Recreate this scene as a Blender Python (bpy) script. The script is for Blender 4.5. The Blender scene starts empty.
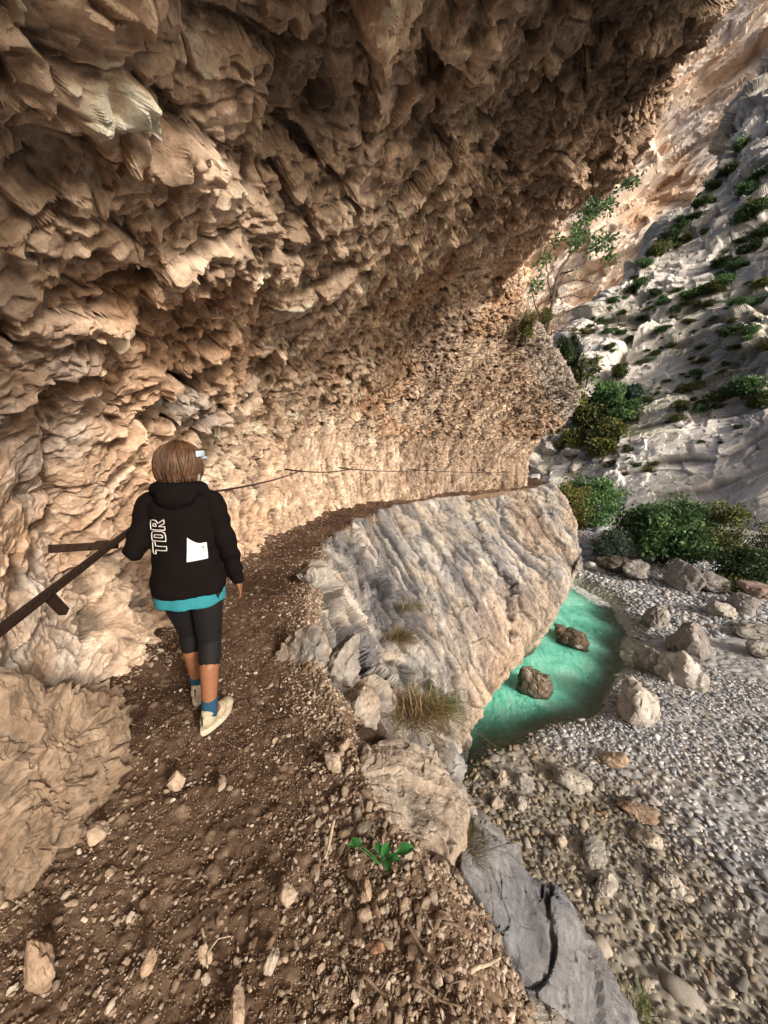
import bpy, bmesh, math, random
import numpy as np
from mathutils import Vector, Matrix

random.seed(7)
rng = np.random.default_rng(11)
f32 = np.float32
scene = bpy.context.scene
COL = scene.collection
R = math.radians
FOC, TH, CZ = 385.0, R(9.2), 1.6
CT, ST = math.cos(TH), math.sin(TH)
WZ = -5.4                                     # river level (path is at 0)


def ray(px, py):
    u = (px - 384.0) / FOC
    v = (512.0 - py) / FOC
    return np.array([u, CT + v * ST, -ST + v * CT])


def P(px, py, t):
    d = ray(px, py)
    return np.array([d[0] * t, d[1] * t, CZ + d[2] * t])


def G(px, py, z):
    d = ray(px, py)
    return P(px, py, (z - CZ) / d[2])


def sstep(a, b, x):
    t = np.clip((x - a) / (b - a), 0, 1)
    return t * t * (3 - 2 * t)


# ---------------------------------------------------------------- noise
from concurrent.futures import ThreadPoolExecutor
import functools
U32 = np.uint32


def par(fn):
    """large arrays are worked on in row blocks by four threads"""
    @functools.wraps(fn)
    def g(*a, **k):
        a0 = np.asarray(a[0])
        if a0.ndim < 2 or a0.size < 200000:
            return fn(*a, **k)
        n = a0.shape[0]; cuts = np.linspace(0, n, 17).astype(int)
        def job(c):
            i, j = c
            return fn(*[x[i:j] if isinstance(x, np.ndarray) and x.ndim >= 2 and x.shape[0] == n else x for x in a], **k)
        with ThreadPoolExecutor(4) as ex: r = list(ex.map(job, zip(cuts[:-1], cuts[1:])))
        if isinstance(r[0], tuple): return tuple(np.concatenate([q[m] for q in r]) for m in range(len(r[0])))
        return np.concatenate(r)
    return g


def h2(ix, iy, seed):
    h = ix.astype(np.int64).astype(U32) * U32(374761393) + iy.astype(np.int64).astype(U32) * U32(668265263) + U32((int(seed) * 2147483629) & 0xFFFFFFFF)
    h = (h ^ (h >> U32(13))) * U32(1274126177)
    h = (h ^ (h >> U32(16))) * U32(2246822519)
    return h ^ (h >> U32(15))


def r01(h, k):
    g = h.astype(U32) * U32((2654435761 + 2 * k * 40503) & 0xFFFFFFFF) + U32(k * 97531)
    g = (g ^ (g >> U32(15))) * U32(2246822519)
    g = g ^ (g >> U32(13))
    return g.astype(f32) * f32(1 / 4294967295.0)


@par
def noise2(x, y, seed=0):
    x = np.asarray(x, f32); y = np.asarray(y, f32)
    ix = np.floor(x); iy = np.floor(y)
    fx = x - ix; fy = y - iy
    ux = fx * fx * fx * (fx * (fx * 6 - 15) + 10)
    uy = fy * fy * fy * (fy * (fy * 6 - 15) + 10)
    ii = ix.astype(np.int64); jj = iy.astype(np.int64)

    def gr(dx, dy):
        a = r01(h2(ii + dx, jj + dy, seed), 1) * f32(6.2831853)
        return np.cos(a) * (fx - dx) + np.sin(a) * (fy - dy)
    n0 = gr(0, 0) * (1 - ux) + gr(1, 0) * ux
    n1 = gr(0, 1) * (1 - ux) + gr(1, 1) * ux
    return (n0 * (1 - uy) + n1 * uy) * f32(1.5)


def fbm2(x, y, seed=0, octv=4, gain=0.5, ridge=False):
    s = 0; a = 1.0; t = 0
    for o in range(octv):
        n = noise2(x * 2 ** o, y * 2 ** o, seed + 17 * o)
        if ridge:
            n = 1 - 2 * np.abs(n)
        s = s + a * n; t += a; a *= gain
    return s / t


@par
def facet2(u, v, seed, tilt=1.0, jit=0.95, ew=0.16):
    """fractured plates: plane of the nearest cell, joined to its neighbour by a short ramp; also edge distance and a random number of the cell"""
    u = np.asarray(u, f32); v = np.asarray(v, f32)
    iu = np.floor(u).astype(np.int64); iv = np.floor(v).astype(np.int64)
    beta = f32(min(11.0 / ew, 72)); b1 = np.full(u.shape, 9, f32); b2 = np.full(u.shape, 9, f32)
    val = np.zeros(u.shape, f32); val2 = np.zeros(u.shape, f32); cid = np.zeros(u.shape, f32)
    for dx in (-1, 0, 1):
        for dy in (-1, 0, 1):
            cx = iu + dx; cy = iv + dy
            h = h2(cx, cy, seed)
            du = u - (cx + 0.5 + jit * (r01(h, 1) - 0.5)).astype(f32)
            dv = v - (cy + 0.5 + jit * (r01(h, 2) - 0.5)).astype(f32)
            d = du * du + dv * dv
            pl = (r01(h, 3) - 0.5) + tilt * ((r01(h, 4) - 0.5) * 2 * du + (r01(h, 5) - 0.5) * 2 * dv)
            wq = np.exp(np.sqrt(d) * -beta); val += wq * pl; val2 += wq
            m = d < b1
            b2 = np.where(m, b1, np.minimum(b2, d)); cid = np.where(m, r01(h, 6), cid)
            b1 = np.where(m, d, b1)
    return val / val2, np.sqrt(b2) - np.sqrt(b1), cid


@par
def chip2(u, v, seed, tilt=1.0, k=1.0, jit=0.95, sign=1):
    """continuous chipped surface: max (lumps, sign=1) or min (scoops, sign=-1) of tilted cells"""
    u = np.asarray(u, f32); v = np.asarray(v, f32)
    iu = np.floor(u).astype(np.int64); iv = np.floor(v).astype(np.int64)
    best = np.full(u.shape, -9, f32); cid = np.zeros(u.shape, f32)
    for dx in (-1, 0, 1):
        for dy in (-1, 0, 1):
            cx = iu + dx; cy = iv + dy
            h = h2(cx, cy, seed)
            du = u - (cx + 0.5 + jit * (r01(h, 1) - 0.5)).astype(f32)
            dv = v - (cy + 0.5 + jit * (r01(h, 2) - 0.5)).astype(f32)
            w = (r01(h, 3) - 0.5) * 0.8 + tilt * ((r01(h, 4) - 0.5) * 2 * du + (r01(h, 5) - 0.5) * 2 * dv) - k * (du * du + dv * dv)
            m = w > best
            best = np.where(m, w, best); cid = np.where(m, r01(h, 6), cid)
    return best * sign, cid


@par
def noise3(p, seed=0):
    p = np.asarray(p, f32)
    i = np.floor(p); f = p - i
    u = f * f * f * (f * (f * 6 - 15) + 10)
    i = i.astype(np.int64)
    out = 0
    for dx in (0, 1):
        for dy in (0, 1):
            for dz in (0, 1):
                h = h2(i[..., 0] + dx, i[..., 1] + dy + (i[..., 2] + dz) * 7919, seed)
                gx = r01(h, 1) * 2 - 1; gy = r01(h, 2) * 2 - 1; gz = r01(h, 3) * 2 - 1
                g = gx * (f[..., 0] - dx) + gy * (f[..., 1] - dy) + gz * (f[..., 2] - dz)
                w = (u[..., 0] if dx else 1 - u[..., 0]) * (u[..., 1] if dy else 1 - u[..., 1]) * (u[..., 2] if dz else 1 - u[..., 2])
                out = out + g * w
    return out * f32(1.4)


def fbm3(p, seed=0, octv=4, gain=0.5):
    s = 0; a = 1.0; t = 0
    for o in range(octv):
        s = s + a * noise3(p * 2 ** o, seed + o * 31); t += a; a *= gain
    return s / t


@par
def facet3(p, seed, tilt=1.0, ew=.16, jit=.5, edge=False, full=False):
    """fractured blocks in space: planes of the nearest cells joined by short ramps; also a random number of the cell"""
    p = np.asarray(p, f32)
    i = np.floor(p - (f32(0) if full else f32(.5))).astype(np.int32); rg = (-1, 0, 1) if full else (0, 1)
    beta = f32(min(11.0 / ew, 72)); b1 = np.full(p.shape[:-1], 9, f32); b2 = b1.copy(); val = np.zeros(p.shape[:-1], f32); val2 = val.copy(); cid = val.copy()
    for dx in rg:
        for dy in rg:
            for dz in rg:
                cx = i[..., 0] + dx; cy = i[..., 1] + dy; cz = i[..., 2] + dz
                h = h2(cx, cy + cz * 7919, seed)
                d0 = p[..., 0] - (cx + .5 + jit * (r01(h, 1) - .5)).astype(f32)
                d1 = p[..., 1] - (cy + .5 + jit * (r01(h, 2) - .5)).astype(f32)
                d2 = p[..., 2] - (cz + .5 + jit * (r01(h, 3) - .5)).astype(f32)
                d = d0 * d0 + d1 * d1 + d2 * d2
                pl = (r01(h, 7) - .5) + tilt * 2 * ((r01(h, 4) - .5) * d0 + (r01(h, 5) - .5) * d1 + (r01(h, 6) - .5) * d2)
                wq = np.exp(np.sqrt(d) * -beta); val += wq * pl; val2 += wq
                m = d < b1; b2 = np.where(m, b1, np.minimum(b2, d)); cid = np.where(m, r01(h, 8), cid); b1 = np.where(m, d, b1)
    if edge: return val / val2, cid, np.sqrt(b2) - np.sqrt(b1)
    return val / val2, cid


def axes3(p, rows):
    """coordinates of p along the given (scaled) directions"""
    return (p @ np.asarray(rows, f32).T).astype(f32)


# ---------------------------------------------------------------- meshes
def np_mesh(name, V, faces, mat, color=None, smooth=False, parent=None, attrs=None):
    """V (n,3), faces (k,3|4) -> object"""
    V = np.ascontiguousarray(V, f32); faces = np.ascontiguousarray(faces, np.int32)
    k, c = faces.shape
    me = bpy.data.meshes.new(name)
    me.vertices.add(len(V)); me.loops.add(k * c); me.polygons.add(k)
    me.vertices.foreach_set('co', V.ravel())
    me.loops.foreach_set('vertex_index', faces.ravel())
    me.polygons.foreach_set('loop_start', np.arange(0, k * c, c, dtype=np.int32))
    me.update(calc_edges=True)
    me.polygons.foreach_set('use_smooth', np.full(k, smooth, dtype=bool))
    if color is not None:
        col = np.ones((len(V), 4), f32); col[:, :3] = np.broadcast_to(color, (len(V), 3))
        a = me.color_attributes.new('Col', 'FLOAT_COLOR', 'POINT')
        a.data.foreach_set('color', col.ravel())
    for key, arr in (attrs or {}).items():
        a = me.attributes.new(key, 'FLOAT', 'POINT')
        a.data.foreach_set('value', np.ascontiguousarray(arr, f32).ravel())
    me.update()
    o = bpy.data.objects.new(name, me); COL.objects.link(o)
    if mat: me.materials.append(mat)
    if parent is not None: o.parent = parent
    return o


def grid_faces(n, m):
    a = np.arange(n * m, dtype=np.int32).reshape(n, m)
    return np.stack([a[:-1, :-1], a[1:, :-1], a[1:, 1:], a[:-1, 1:]], -1).reshape(-1, 4)


def grid_normals(V):
    du = np.gradient(V, axis=0); dv = np.gradient(V, axis=1)
    n = np.cross(du, dv)
    return n / (np.linalg.norm(n, axis=-1, keepdims=True) + 1e-9)


def crom(Pn, u):
    """Catmull-Rom through Pn (k,...) at parameters u in [0,k-1]"""
    Pn = np.asarray(Pn, float)
    k = len(Pn)
    i = np.clip(np.floor(u).astype(int), 0, k - 2); f = (u - i)
    f = f.reshape((-1,) + (1,) * (Pn.ndim - 1))
    p1 = Pn[i]; p2 = Pn[i + 1]
    p0 = np.where((i > 0).reshape(f.shape), Pn[np.maximum(i - 1, 0)], 2 * p1 - p2)
    p3 = np.where((i < k - 2).reshape(f.shape), Pn[np.minimum(i + 2, k - 1)], 2 * p2 - p1)
    return 0.5 * ((2 * p1) + (-p0 + p2) * f + (2 * p0 - 5 * p1 + 4 * p2 - p3) * f ** 2 + (-p0 + 3 * p1 - 3 * p2 + p3) * f ** 3)


def surf(ctrl, us, vs):
    """tensor Catmull-Rom surface of ctrl (a,b,3)"""
    A = crom(ctrl, us)                                   # (n,b,3)
    B = crom(np.swapaxes(A, 0, 1), vs)                   # (m,n,3)
    return np.swapaxes(B, 0, 1)


def tag(o, label=None, cat=None, group=None, kind=None):
    if label: o['label'] = label
    if cat: o['category'] = cat
    if group: o['group'] = group
    if kind: o['kind'] = kind
    return o


def empty(name, loc=(0, 0, 0), rz=0):
    o = bpy.data.objects.new(name, None); COL.objects.link(o)
    o.empty_display_size = 0.1
    o.location = loc; o.rotation_euler = (0, 0, rz)
    return o


_ico = {}
def ico(level):
    if level not in _ico:
        bm = bmesh.new(); bmesh.ops.create_icosphere(bm, subdivisions=level, radius=1)
        bm.verts.ensure_lookup_table()
        _ico[level] = (np.array([v.co[:] for v in bm.verts]), np.array([[v.index for v in f.verts] for f in bm.faces], dtype=np.int32))
        bm.free()
    return _ico[level]


def tube(pts, rad, seg=8, cap=True):
    """verts, quads of a tube along pts (list of xyz); rad scalar or list"""
    pts = np.asarray(pts, float); k = len(pts)
    rad = np.broadcast_to(np.asarray(rad, float), (k,))
    tg = np.gradient(pts, axis=0); tg /= np.linalg.norm(tg, axis=1, keepdims=True) + 1e-9
    up = np.array([0.0, 0, 1]) if abs(tg[0][2]) < 0.9 else np.array([1.0, 0, 0])
    V = []
    n = np.cross(tg[0], up); n /= np.linalg.norm(n)
    for i in range(k):
        n = n - tg[i] * np.dot(n, tg[i]); n /= np.linalg.norm(n) + 1e-9
        b = np.cross(tg[i], n)
        for s in range(seg):
            a = 2 * math.pi * s / seg
            V.append(pts[i] + rad[i] * (math.cos(a) * n + math.sin(a) * b))
    Fq = []
    for i in range(k - 1):
        for s in range(seg):
            s2 = (s + 1) % seg
            Fq.append([i * seg + s, i * seg + s2, (i + 1) * seg + s2, (i + 1) * seg + s])
    if cap:
        V.append(pts[0]); V.append(pts[-1]); c0 = len(V) - 2; c1 = len(V) - 1
        for s in range(seg):
            s2 = (s + 1) % seg
            Fq.append([c0, s2, s, s]); Fq.append([c1, (k - 1) * seg + s, (k - 1) * seg + s2, (k - 1) * seg + s2])
    return np.array(V), Fq


class MB:
    """collects pieces of ONE mesh"""
    def __init__(s): s.v = []; s.f = []; s.n = 0; s.c = []
    def add(s, V, Fs, c=None):
        s.v.append(np.asarray(V, float)); s.f += [[i + s.n for i in f] for f in Fs]; s.n += len(V)
        if c is not None: s.c.append(np.broadcast_to(c, (len(V), 3)))
    def tube(s, pts, rad, seg=8, c=None): s.add(*tube(pts, rad, seg), c=c)
    def box(s, c, size, M=None):
        V = np.array([[x, y, z] for x in (-.5, .5) for y in (-.5, .5) for z in (-.5, .5)]) * np.array(size)
        if M is not None: V = V @ np.array(M).T
        s.add(V + np.array(c), [[0, 1, 3, 2], [4, 6, 7, 5], [0, 4, 5, 1], [2, 3, 7, 6], [0, 2, 6, 4], [1, 5, 7, 3]])
    def mesh(s, name):
        me = bpy.data.meshes.new(name)
        fs = [tuple(dict.fromkeys(f)) for f in s.f]
        me.from_pydata([tuple(x) for x in np.concatenate(s.v)], [], [f for f in fs if len(f) > 2])
        if s.c:
            col = np.ones((s.n, 4), f32); col[:, :3] = np.concatenate(s.c)
            a = me.color_attributes.new('Col', 'FLOAT_COLOR', 'POINT'); a.data.foreach_set('color', col.ravel())
        me.update(); return me
    def build(s, name, mat, parent=None, smooth=False):
        me = s.mesh(name); me.materials.append(mat)
        if smooth: me.polygons.foreach_set('use_smooth', np.full(len(me.polygons), True))
        o = bpy.data.objects.new(name, me); COL.objects.link(o)
        if parent is not None: o.parent = parent
        return o


# ---------------------------------------------------------------- materials
def new_mat(name):
    m = bpy.data.materials.new(name); m.use_nodes = True
    nt = m.node_tree; nt.nodes.clear()
    return m, nt, nt.nodes, nt.links


def N(nodes, typ, **kw):
    n = nodes.new(typ)
    for k, v in kw.items():
        if k in n.inputs: n.inputs[k].default_value = v
        else: setattr(n, k, v)
    return n


def rock_mat(name, scale=1.0, bump=0.4, rough=0.9, dark=(0.45, 0.40, 0.36), amt=0.75, bdist=0.02, spec=0.2):
    """stone: the Col attribute (mineral tone) broken up by fine noise, with fine bump"""
    m, nt, nd, lk = new_mat(name)
    out = N(nd, 'ShaderNodeOutputMaterial'); bs = N(nd, 'ShaderNodeBsdfPrincipled')
    bs.inputs['Roughness'].default_value = rough; bs.inputs['Specular IOR Level'].default_value = spec
    at = N(nd, 'ShaderNodeAttribute', attribute_name='Col')
    tc = N(nd, 'ShaderNodeTexCoord')
    n1 = N(nd, 'ShaderNodeTexNoise'); n1.inputs['Scale'].default_value = 7 * scale; n1.inputs['Detail'].default_value = 10; n1.inputs['Roughness'].default_value = 0.7
    n2 = N(nd, 'ShaderNodeTexNoise'); n2.inputs['Scale'].default_value = 38 * scale; n2.inputs['Detail'].default_value = 8; n2.inputs['Roughness'].default_value = 0.7
    for n in (n1, n2): lk.new(tc.outputs['Object'], n.inputs['Vector'])
    r1 = N(nd, 'ShaderNodeValToRGB'); r1.color_ramp.elements[0].position = 0.33; r1.color_ramp.elements[1].position = 0.62
    r1.color_ramp.elements[0].color = (*dark, 1); r1.color_ramp.elements[1].color = (1.12, 1.1, 1.08, 1)
    lk.new(n1.outputs['Fac'], r1.inputs['Fac'])
    r2 = N(nd, 'ShaderNodeValToRGB'); r2.color_ramp.elements[0].position = 0.3; r2.color_ramp.elements[1].position = 0.6
    r2.color_ramp.elements[0].color = (0.62, 0.6, 0.58, 1); r2.color_ramp.elements[1].color = (1.1, 1.1, 1.1, 1)
    lk.new(n2.outputs['Fac'], r2.inputs['Fac'])
    m1 = N(nd, 'ShaderNodeMix', data_type='RGBA', blend_type='MULTIPLY'); m1.inputs['Factor'].default_value = amt
    lk.new(at.outputs['Color'], m1.inputs['A']); lk.new(r1.outputs['Color'], m1.inputs['B'])
    m2 = N(nd, 'ShaderNodeMix', data_type='RGBA', blend_type='MULTIPLY'); m2.inputs['Factor'].default_value = amt
    lk.new(m1.outputs['Result'], m2.inputs['A']); lk.new(r2.outputs['Color'], m2.inputs['B'])
    lk.new(m2.outputs['Result'], bs.inputs['Base Color'])
    ad = N(nd, 'ShaderNodeMath', operation='ADD'); lk.new(n2.outputs['Fac'], ad.inputs[0]); lk.new(n1.outputs['Fac'], ad.inputs[1])
    bp = N(nd, 'ShaderNodeBump'); bp.inputs['Strength'].default_value = bump; bp.inputs['Distance'].default_value = bdist / scale
    lk.new(ad.outputs[0], bp.inputs['Height']); lk.new(bp.outputs['Normal'], bs.inputs['Normal'])
    lk.new(bs.outputs[0], out.inputs['Surface'])
    return m


def plain_mat(name, color, rough=0.7, nscale=30, namt=0.3, bump=0.1, metal=0.0, spec=0.3, sheen=0.0, attr=False):
    m, nt, nd, lk = new_mat(name)
    out = N(nd, 'ShaderNodeOutputMaterial'); bs = N(nd, 'ShaderNodeBsdfPrincipled')
    bs.inputs['Roughness'].default_value = rough; bs.inputs['Metallic'].default_value = metal
    bs.inputs['Specular IOR Level'].default_value = spec; bs.inputs['Sheen Weight'].default_value = sheen
    tc = N(nd, 'ShaderNodeTexCoord')
    n = N(nd, 'ShaderNodeTexNoise'); n.inputs['Scale'].default_value = nscale; n.inputs['Detail'].default_value = 6
    lk.new(tc.outputs['Object'], n.inputs['Vector'])
    mr = N(nd, 'ShaderNodeMapRange'); mr.inputs['From Min'].default_value = 0.3; mr.inputs['From Max'].default_value = 0.7
    mr.inputs['To Min'].default_value = 1 - namt; mr.inputs['To Max'].default_value = 1 + namt
    lk.new(n.outputs['Fac'], mr.inputs['Value'])
    mx = N(nd, 'ShaderNodeMix', data_type='RGBA', blend_type='MULTIPLY'); mx.inputs['Factor'].default_value = 1
    if attr:
        at = N(nd, 'ShaderNodeAttribute', attribute_name='Col'); lk.new(at.outputs['Color'], mx.inputs['A'])
    else:
        mx.inputs['A'].default_value = (*color, 1)
    lk.new(mr.outputs['Result'], mx.inputs['B']); lk.new(mx.outputs['Result'], bs.inputs['Base Color'])
    bp = N(nd, 'ShaderNodeBump'); bp.inputs['Strength'].default_value = bump; bp.inputs['Distance'].default_value = 0.01
    lk.new(n.outputs['Fac'], bp.inputs['Height']); lk.new(bp.outputs['Normal'], bs.inputs['Normal'])
    lk.new(bs.outputs[0], out.inputs['Surface'])
    return m


def leaf_mat(name, trans=0.35):
    m, nt, nd, lk = new_mat(name)
    out = N(nd, 'ShaderNodeOutputMaterial')
    at = N(nd, 'ShaderNodeAttribute', attribute_name='Col')
    oi = N(nd, 'ShaderNodeObjectInfo')
    mr = N(nd, 'ShaderNodeMapRange'); mr.inputs['To Min'].default_value = 0.75; mr.inputs['To Max'].default_value = 1.3
    lk.new(oi.outputs['Random'], mr.inputs['Value'])
    mx = N(nd, 'ShaderNodeMix', data_type='RGBA', blend_type='MULTIPLY'); mx.inputs['Factor'].default_value = 1
    lk.new(at.outputs['Color'], mx.inputs['A']); lk.new(mr.outputs['Result'], mx.inputs['B'])
    d = N(nd, 'ShaderNodeBsdfPrincipled'); d.inputs['Roughness'].default_value = 0.6; d.inputs['Specular IOR Level'].default_value = 0.3
    t = N(nd, 'ShaderNodeBsdfTranslucent')
    lk.new(mx.outputs['Result'], d.inputs['Base Color']); lk.new(mx.outputs['Result'], t.inputs['Color'])
    ms = N(nd, 'ShaderNodeMixShader'); ms.inputs[0].default_value = trans
    lk.new(d.outputs[0], ms.inputs[1]); lk.new(t.outputs[0], ms.inputs[2]); lk.new(ms.outputs[0], out.inputs['Surface'])
    return m


def blur(A, r):
    for ax in (0, 1):
        c = np.cumsum(np.concatenate([np.repeat(A.take([0], ax), r + 1, ax), A, np.repeat(A.take([-1], ax), r, ax)], ax), ax, dtype=np.float64)
        n = A.shape[ax]
        A = ((c.take(range(2 * r + 1, 2 * r + 1 + n), ax) - c.take(range(0, n), ax)) / (2 * r + 1)).astype(f32)
    return A


def equalize(V, arrs, rounds=1, keep=.35):
    """slide the grid lines along the surface so that steep breaks get as many points as flat parts"""
    def along(V, arrs):
        seg = np.linalg.norm(np.diff(V, axis=1), axis=2)
        seg = blur(blur(seg, 9), 6)
        base = blur(blur(seg, 60), 40)
        wt = np.minimum(seg, 3 * base) + keep * base
        wt = wt / base                                  # keeps the view-led density, evens out only local stretch
        cum = np.concatenate([np.zeros((len(wt), 1)), np.cumsum(wt, 1)], 1)
        m = V.shape[1]; ar = np.arange(m)
        idx = np.stack([np.interp(np.linspace(0, c[-1], m), c, ar) for c in cum]).astype(f32)
        dev = idx - ar[None]
        idx = (ar[None] + blur(blur(dev.astype(f32), 8), 8)).astype(f32)
        i = np.clip(np.floor(idx).astype(np.int32), 0, m - 2); f = idx - i
        def g(A):
            if A.ndim == 3: return np.stack([g(A[..., q]) for q in range(A.shape[2])], -1)
            a0 = np.take_along_axis(A, i, 1); return (a0 + (np.take_along_axis(A, i + 1, 1) - a0) * f).astype(f32)
        return g(V), [g(A) for A in arrs]
    for _ in range(rounds):
        V, arrs = along(V, arrs)
        V, arrs = along(np.swapaxes(V, 0, 1), [np.swapaxes(A, 0, 1) for A in arrs])
        V = np.ascontiguousarray(np.swapaxes(V, 0, 1)); arrs = [np.ascontiguousarray(np.swapaxes(A, 0, 1)) for A in arrs]
    return V, arrs


def side_normals(V, ref, mix=.5, r=2):
    n = grid_normals(V); n = np.where((n * ref).sum(-1, keepdims=True) < 0, -n, n)
    n = np.stack([blur(n[..., q].astype(f32), r) for q in range(3)], -1) + mix * ref
    return (n / (np.linalg.norm(n, axis=-1, keepdims=True) + 1e-6)).astype(f32)


def lerp3(a, b, w):
    w = np.clip(w, 0, 1)[..., None]
    return np.asarray(a, f32) * (1 - w) + np.asarray(b, f32) * w


# ---------------------------------------------------------------- stones
def boulder_mesh(size, seed, level=5, nplanes=16, p=14, rough=0.05, fac=0.06, freq=2.0, flat=1.0):
    V, Fc = ico(level)
    r = np.random.default_rng(seed)
    nrm = r.normal(size=(nplanes, 3)); nrm /= np.linalg.norm(nrm, axis=1, keepdims=True)
    nrm = np.vstack([nrm, -nrm[: nplanes // 2]])
    d = r.uniform(0.62, 1.0, len(nrm))
    dots = np.maximum(V @ nrm.T, 1e-4) / d
    rad = np.minimum((dots ** p).sum(1) ** (-1.0 / p), 1.35)
    X = V * rad[:, None]
    X = X + V * (fbm3(X * freq + seed * 3.1, seed, 5) * rough * 2)[:, None]
    fv, cid = facet3(X * freq * 1.6 + seed, seed + 5, 0.9)
    X = X + V * (fv * fac)[:, None]
    return X * np.array(size), Fc, cid


def hull_mesh(pts, level=5, p=30, rough=0.02, fac=0.03, freq=4.0, seed=1):
    bm = bmesh.new()
    for q in pts: bm.verts.new(tuple(q))
    bmesh.ops.convex_hull(bm, input=bm.verts)
    c = np.mean(np.asarray(pts), 0)
    nr, dd = [], []
    bm.faces.ensure_lookup_table(); bmesh.ops.recalc_face_normals(bm, faces=bm.faces)
    for fc in bm.faces:
        n = np.array(fc.normal); q = np.array(fc.verts[0].co) - c; s = float(n @ q)
        if s < 0: n, s = -n, -s
        nr.append(n); dd.append(max(s, 1e-3))
    bm.free()
    V, Fc = ico(level)
    # spread directions in the shape's own proportions
    A = np.asarray(pts) - c
    w, E = np.linalg.eigh(np.cov(A.T) + 1e-6 * np.eye(3)); w = np.sqrt(w)
    D = (V * w) @ E.T
    nr = np.array(nr); dd = np.array(dd)
    dots = np.maximum(D @ nr.T, 1e-5) / dd
    rad = (dots ** p).sum(1) ** (-1.0 / p)
    X = D * rad[:, None]
    Dn = D / np.linalg.norm(D, axis=1, keepdims=True)
    fv, cid = facet3(X * freq + seed, seed + 3, 1.0)
    X = X + Dn * (fbm3(X * freq * 1.5 + seed, seed, 5) * rough * 2 + fv * fac)[:, None]
    return X + c, Fc, cid


def rand_rot(n, r, tilt=None):
    """random rotation matrices; tilt limits how far a stone's short axis leans from upright"""
    if tilt is None:
        q = r.normal(size=(n, 4))
    else:
        a = r.uniform(0, 2 * math.pi, n)
        ax = r.normal(size=(n, 3)) * tilt
        q = np.stack([np.cos(a / 2), ax[:, 0], ax[:, 1], np.sin(a / 2)], 1)
    q /= np.linalg.norm(q, axis=1, keepdims=True)
    w, x, y, z = q.T
    return np.stack([np.stack([1 - 2 * (y * y + z * z), 2 * (x * y - z * w), 2 * (x * z + y * w)], -1),
                     np.stack([2 * (x * y + z * w), 1 - 2 * (x * x + z * z), 2 * (y * z - x * w)], -1),
                     np.stack([2 * (x * z - y * w), 2 * (y * z + x * w), 1 - 2 * (x * x + y * y)], -1)], 1)


def scatter(name, protos, pos, rot, scl, colr, mat, smooth):
    """many loose stones as ONE mesh (gravel)"""
    Vs, Fs, Cs = [], [], []; off = 0
    which = np.arange(len(pos)) % len(protos)
    for k, (V, Fc) in enumerate(protos):
        s = which == k; n = int(s.sum())
        if n == 0: continue
        X = np.einsum('nij,nvj->nvi', rot[s], V[None] * scl[s][:, None, :]) + pos[s][:, None, :]
        Vs.append(X.reshape(-1, 3)); Cs.append(np.repeat(colr[s], len(V), 0))
        Fs.append((Fc[None] + (np.arange(n) * len(V))[:, None, None]).reshape(-1, Fc.shape[1]) + off)
        off += n * len(V)
    return np_mesh(name, np.concatenate(Vs), np.concatenate(Fs), mat, np.concatenate(Cs), smooth)
# ================================================================ camera, sun, sky
cam_d = bpy.data.cameras.new('camera'); cam = bpy.data.objects.new('camera', cam_d); COL.objects.link(cam)
cam.location = (0, 0, CZ); cam.rotation_euler = (R(90) - TH, 0, 0)
cam_d.sensor_fit = 'VERTICAL'; cam_d.sensor_height = 24; cam_d.lens = FOC / 1024 * 24
cam_d.clip_start = 0.05; cam_d.clip_end = 2000
scene.camera = cam

SUN_EL, SUN_AZ = R(22), R(142)               # azimuth clockwise from +Y
sdir = Vector((math.sin(SUN_AZ) * math.cos(SUN_EL), math.cos(SUN_AZ) * math.cos(SUN_EL), math.sin(SUN_EL)))
sun_d = bpy.data.lights.new('sun', 'SUN'); sun_d.energy = 4.0; sun_d.angle = R(10); sun_d.color = (1.0, 0.93, 0.83)
sun = bpy.data.objects.new('sun', sun_d); COL.objects.link(sun)
sun.rotation_euler = sdir.to_track_quat('Z', 'Y').to_euler(); sun.location = (20, -20, 30)
w = bpy.data.worlds.new('World'); scene.world = w; w.use_nodes = True
nt = w.node_tree; nt.nodes.clear()
wo = nt.nodes.new('ShaderNodeOutputWorld'); wb = nt.nodes.new('ShaderNodeBackground'); sk = nt.nodes.new('ShaderNodeTexSky')
sk.sky_type = 'NISHITA'; sk.sun_disc = False; sk.sun_elevation = SUN_EL; sk.sun_rotation = SUN_AZ
sk.air_density = 0.7; sk.dust_density = 10.0; sk.ozone_density = 0.3
wb.inputs['Strength'].default_value = 0.14
nt.links.new(sk.outputs[0], wb.inputs[0]); nt.links.new(wb.outputs[0], wo.inputs[0])
scene.view_settings.view_transform = 'Standard'; scene.view_settings.look = 'None'
scene.view_settings.exposure = 0; scene.view_settings.gamma = 1
scene.cycles.max_bounces = 8; scene.cycles.diffuse_bounces = 5; scene.cycles.transparent_max_bounces = 12
scene.cycles.use_denoising = True
scene.cycles.sample_clamp_indirect = 6

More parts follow.
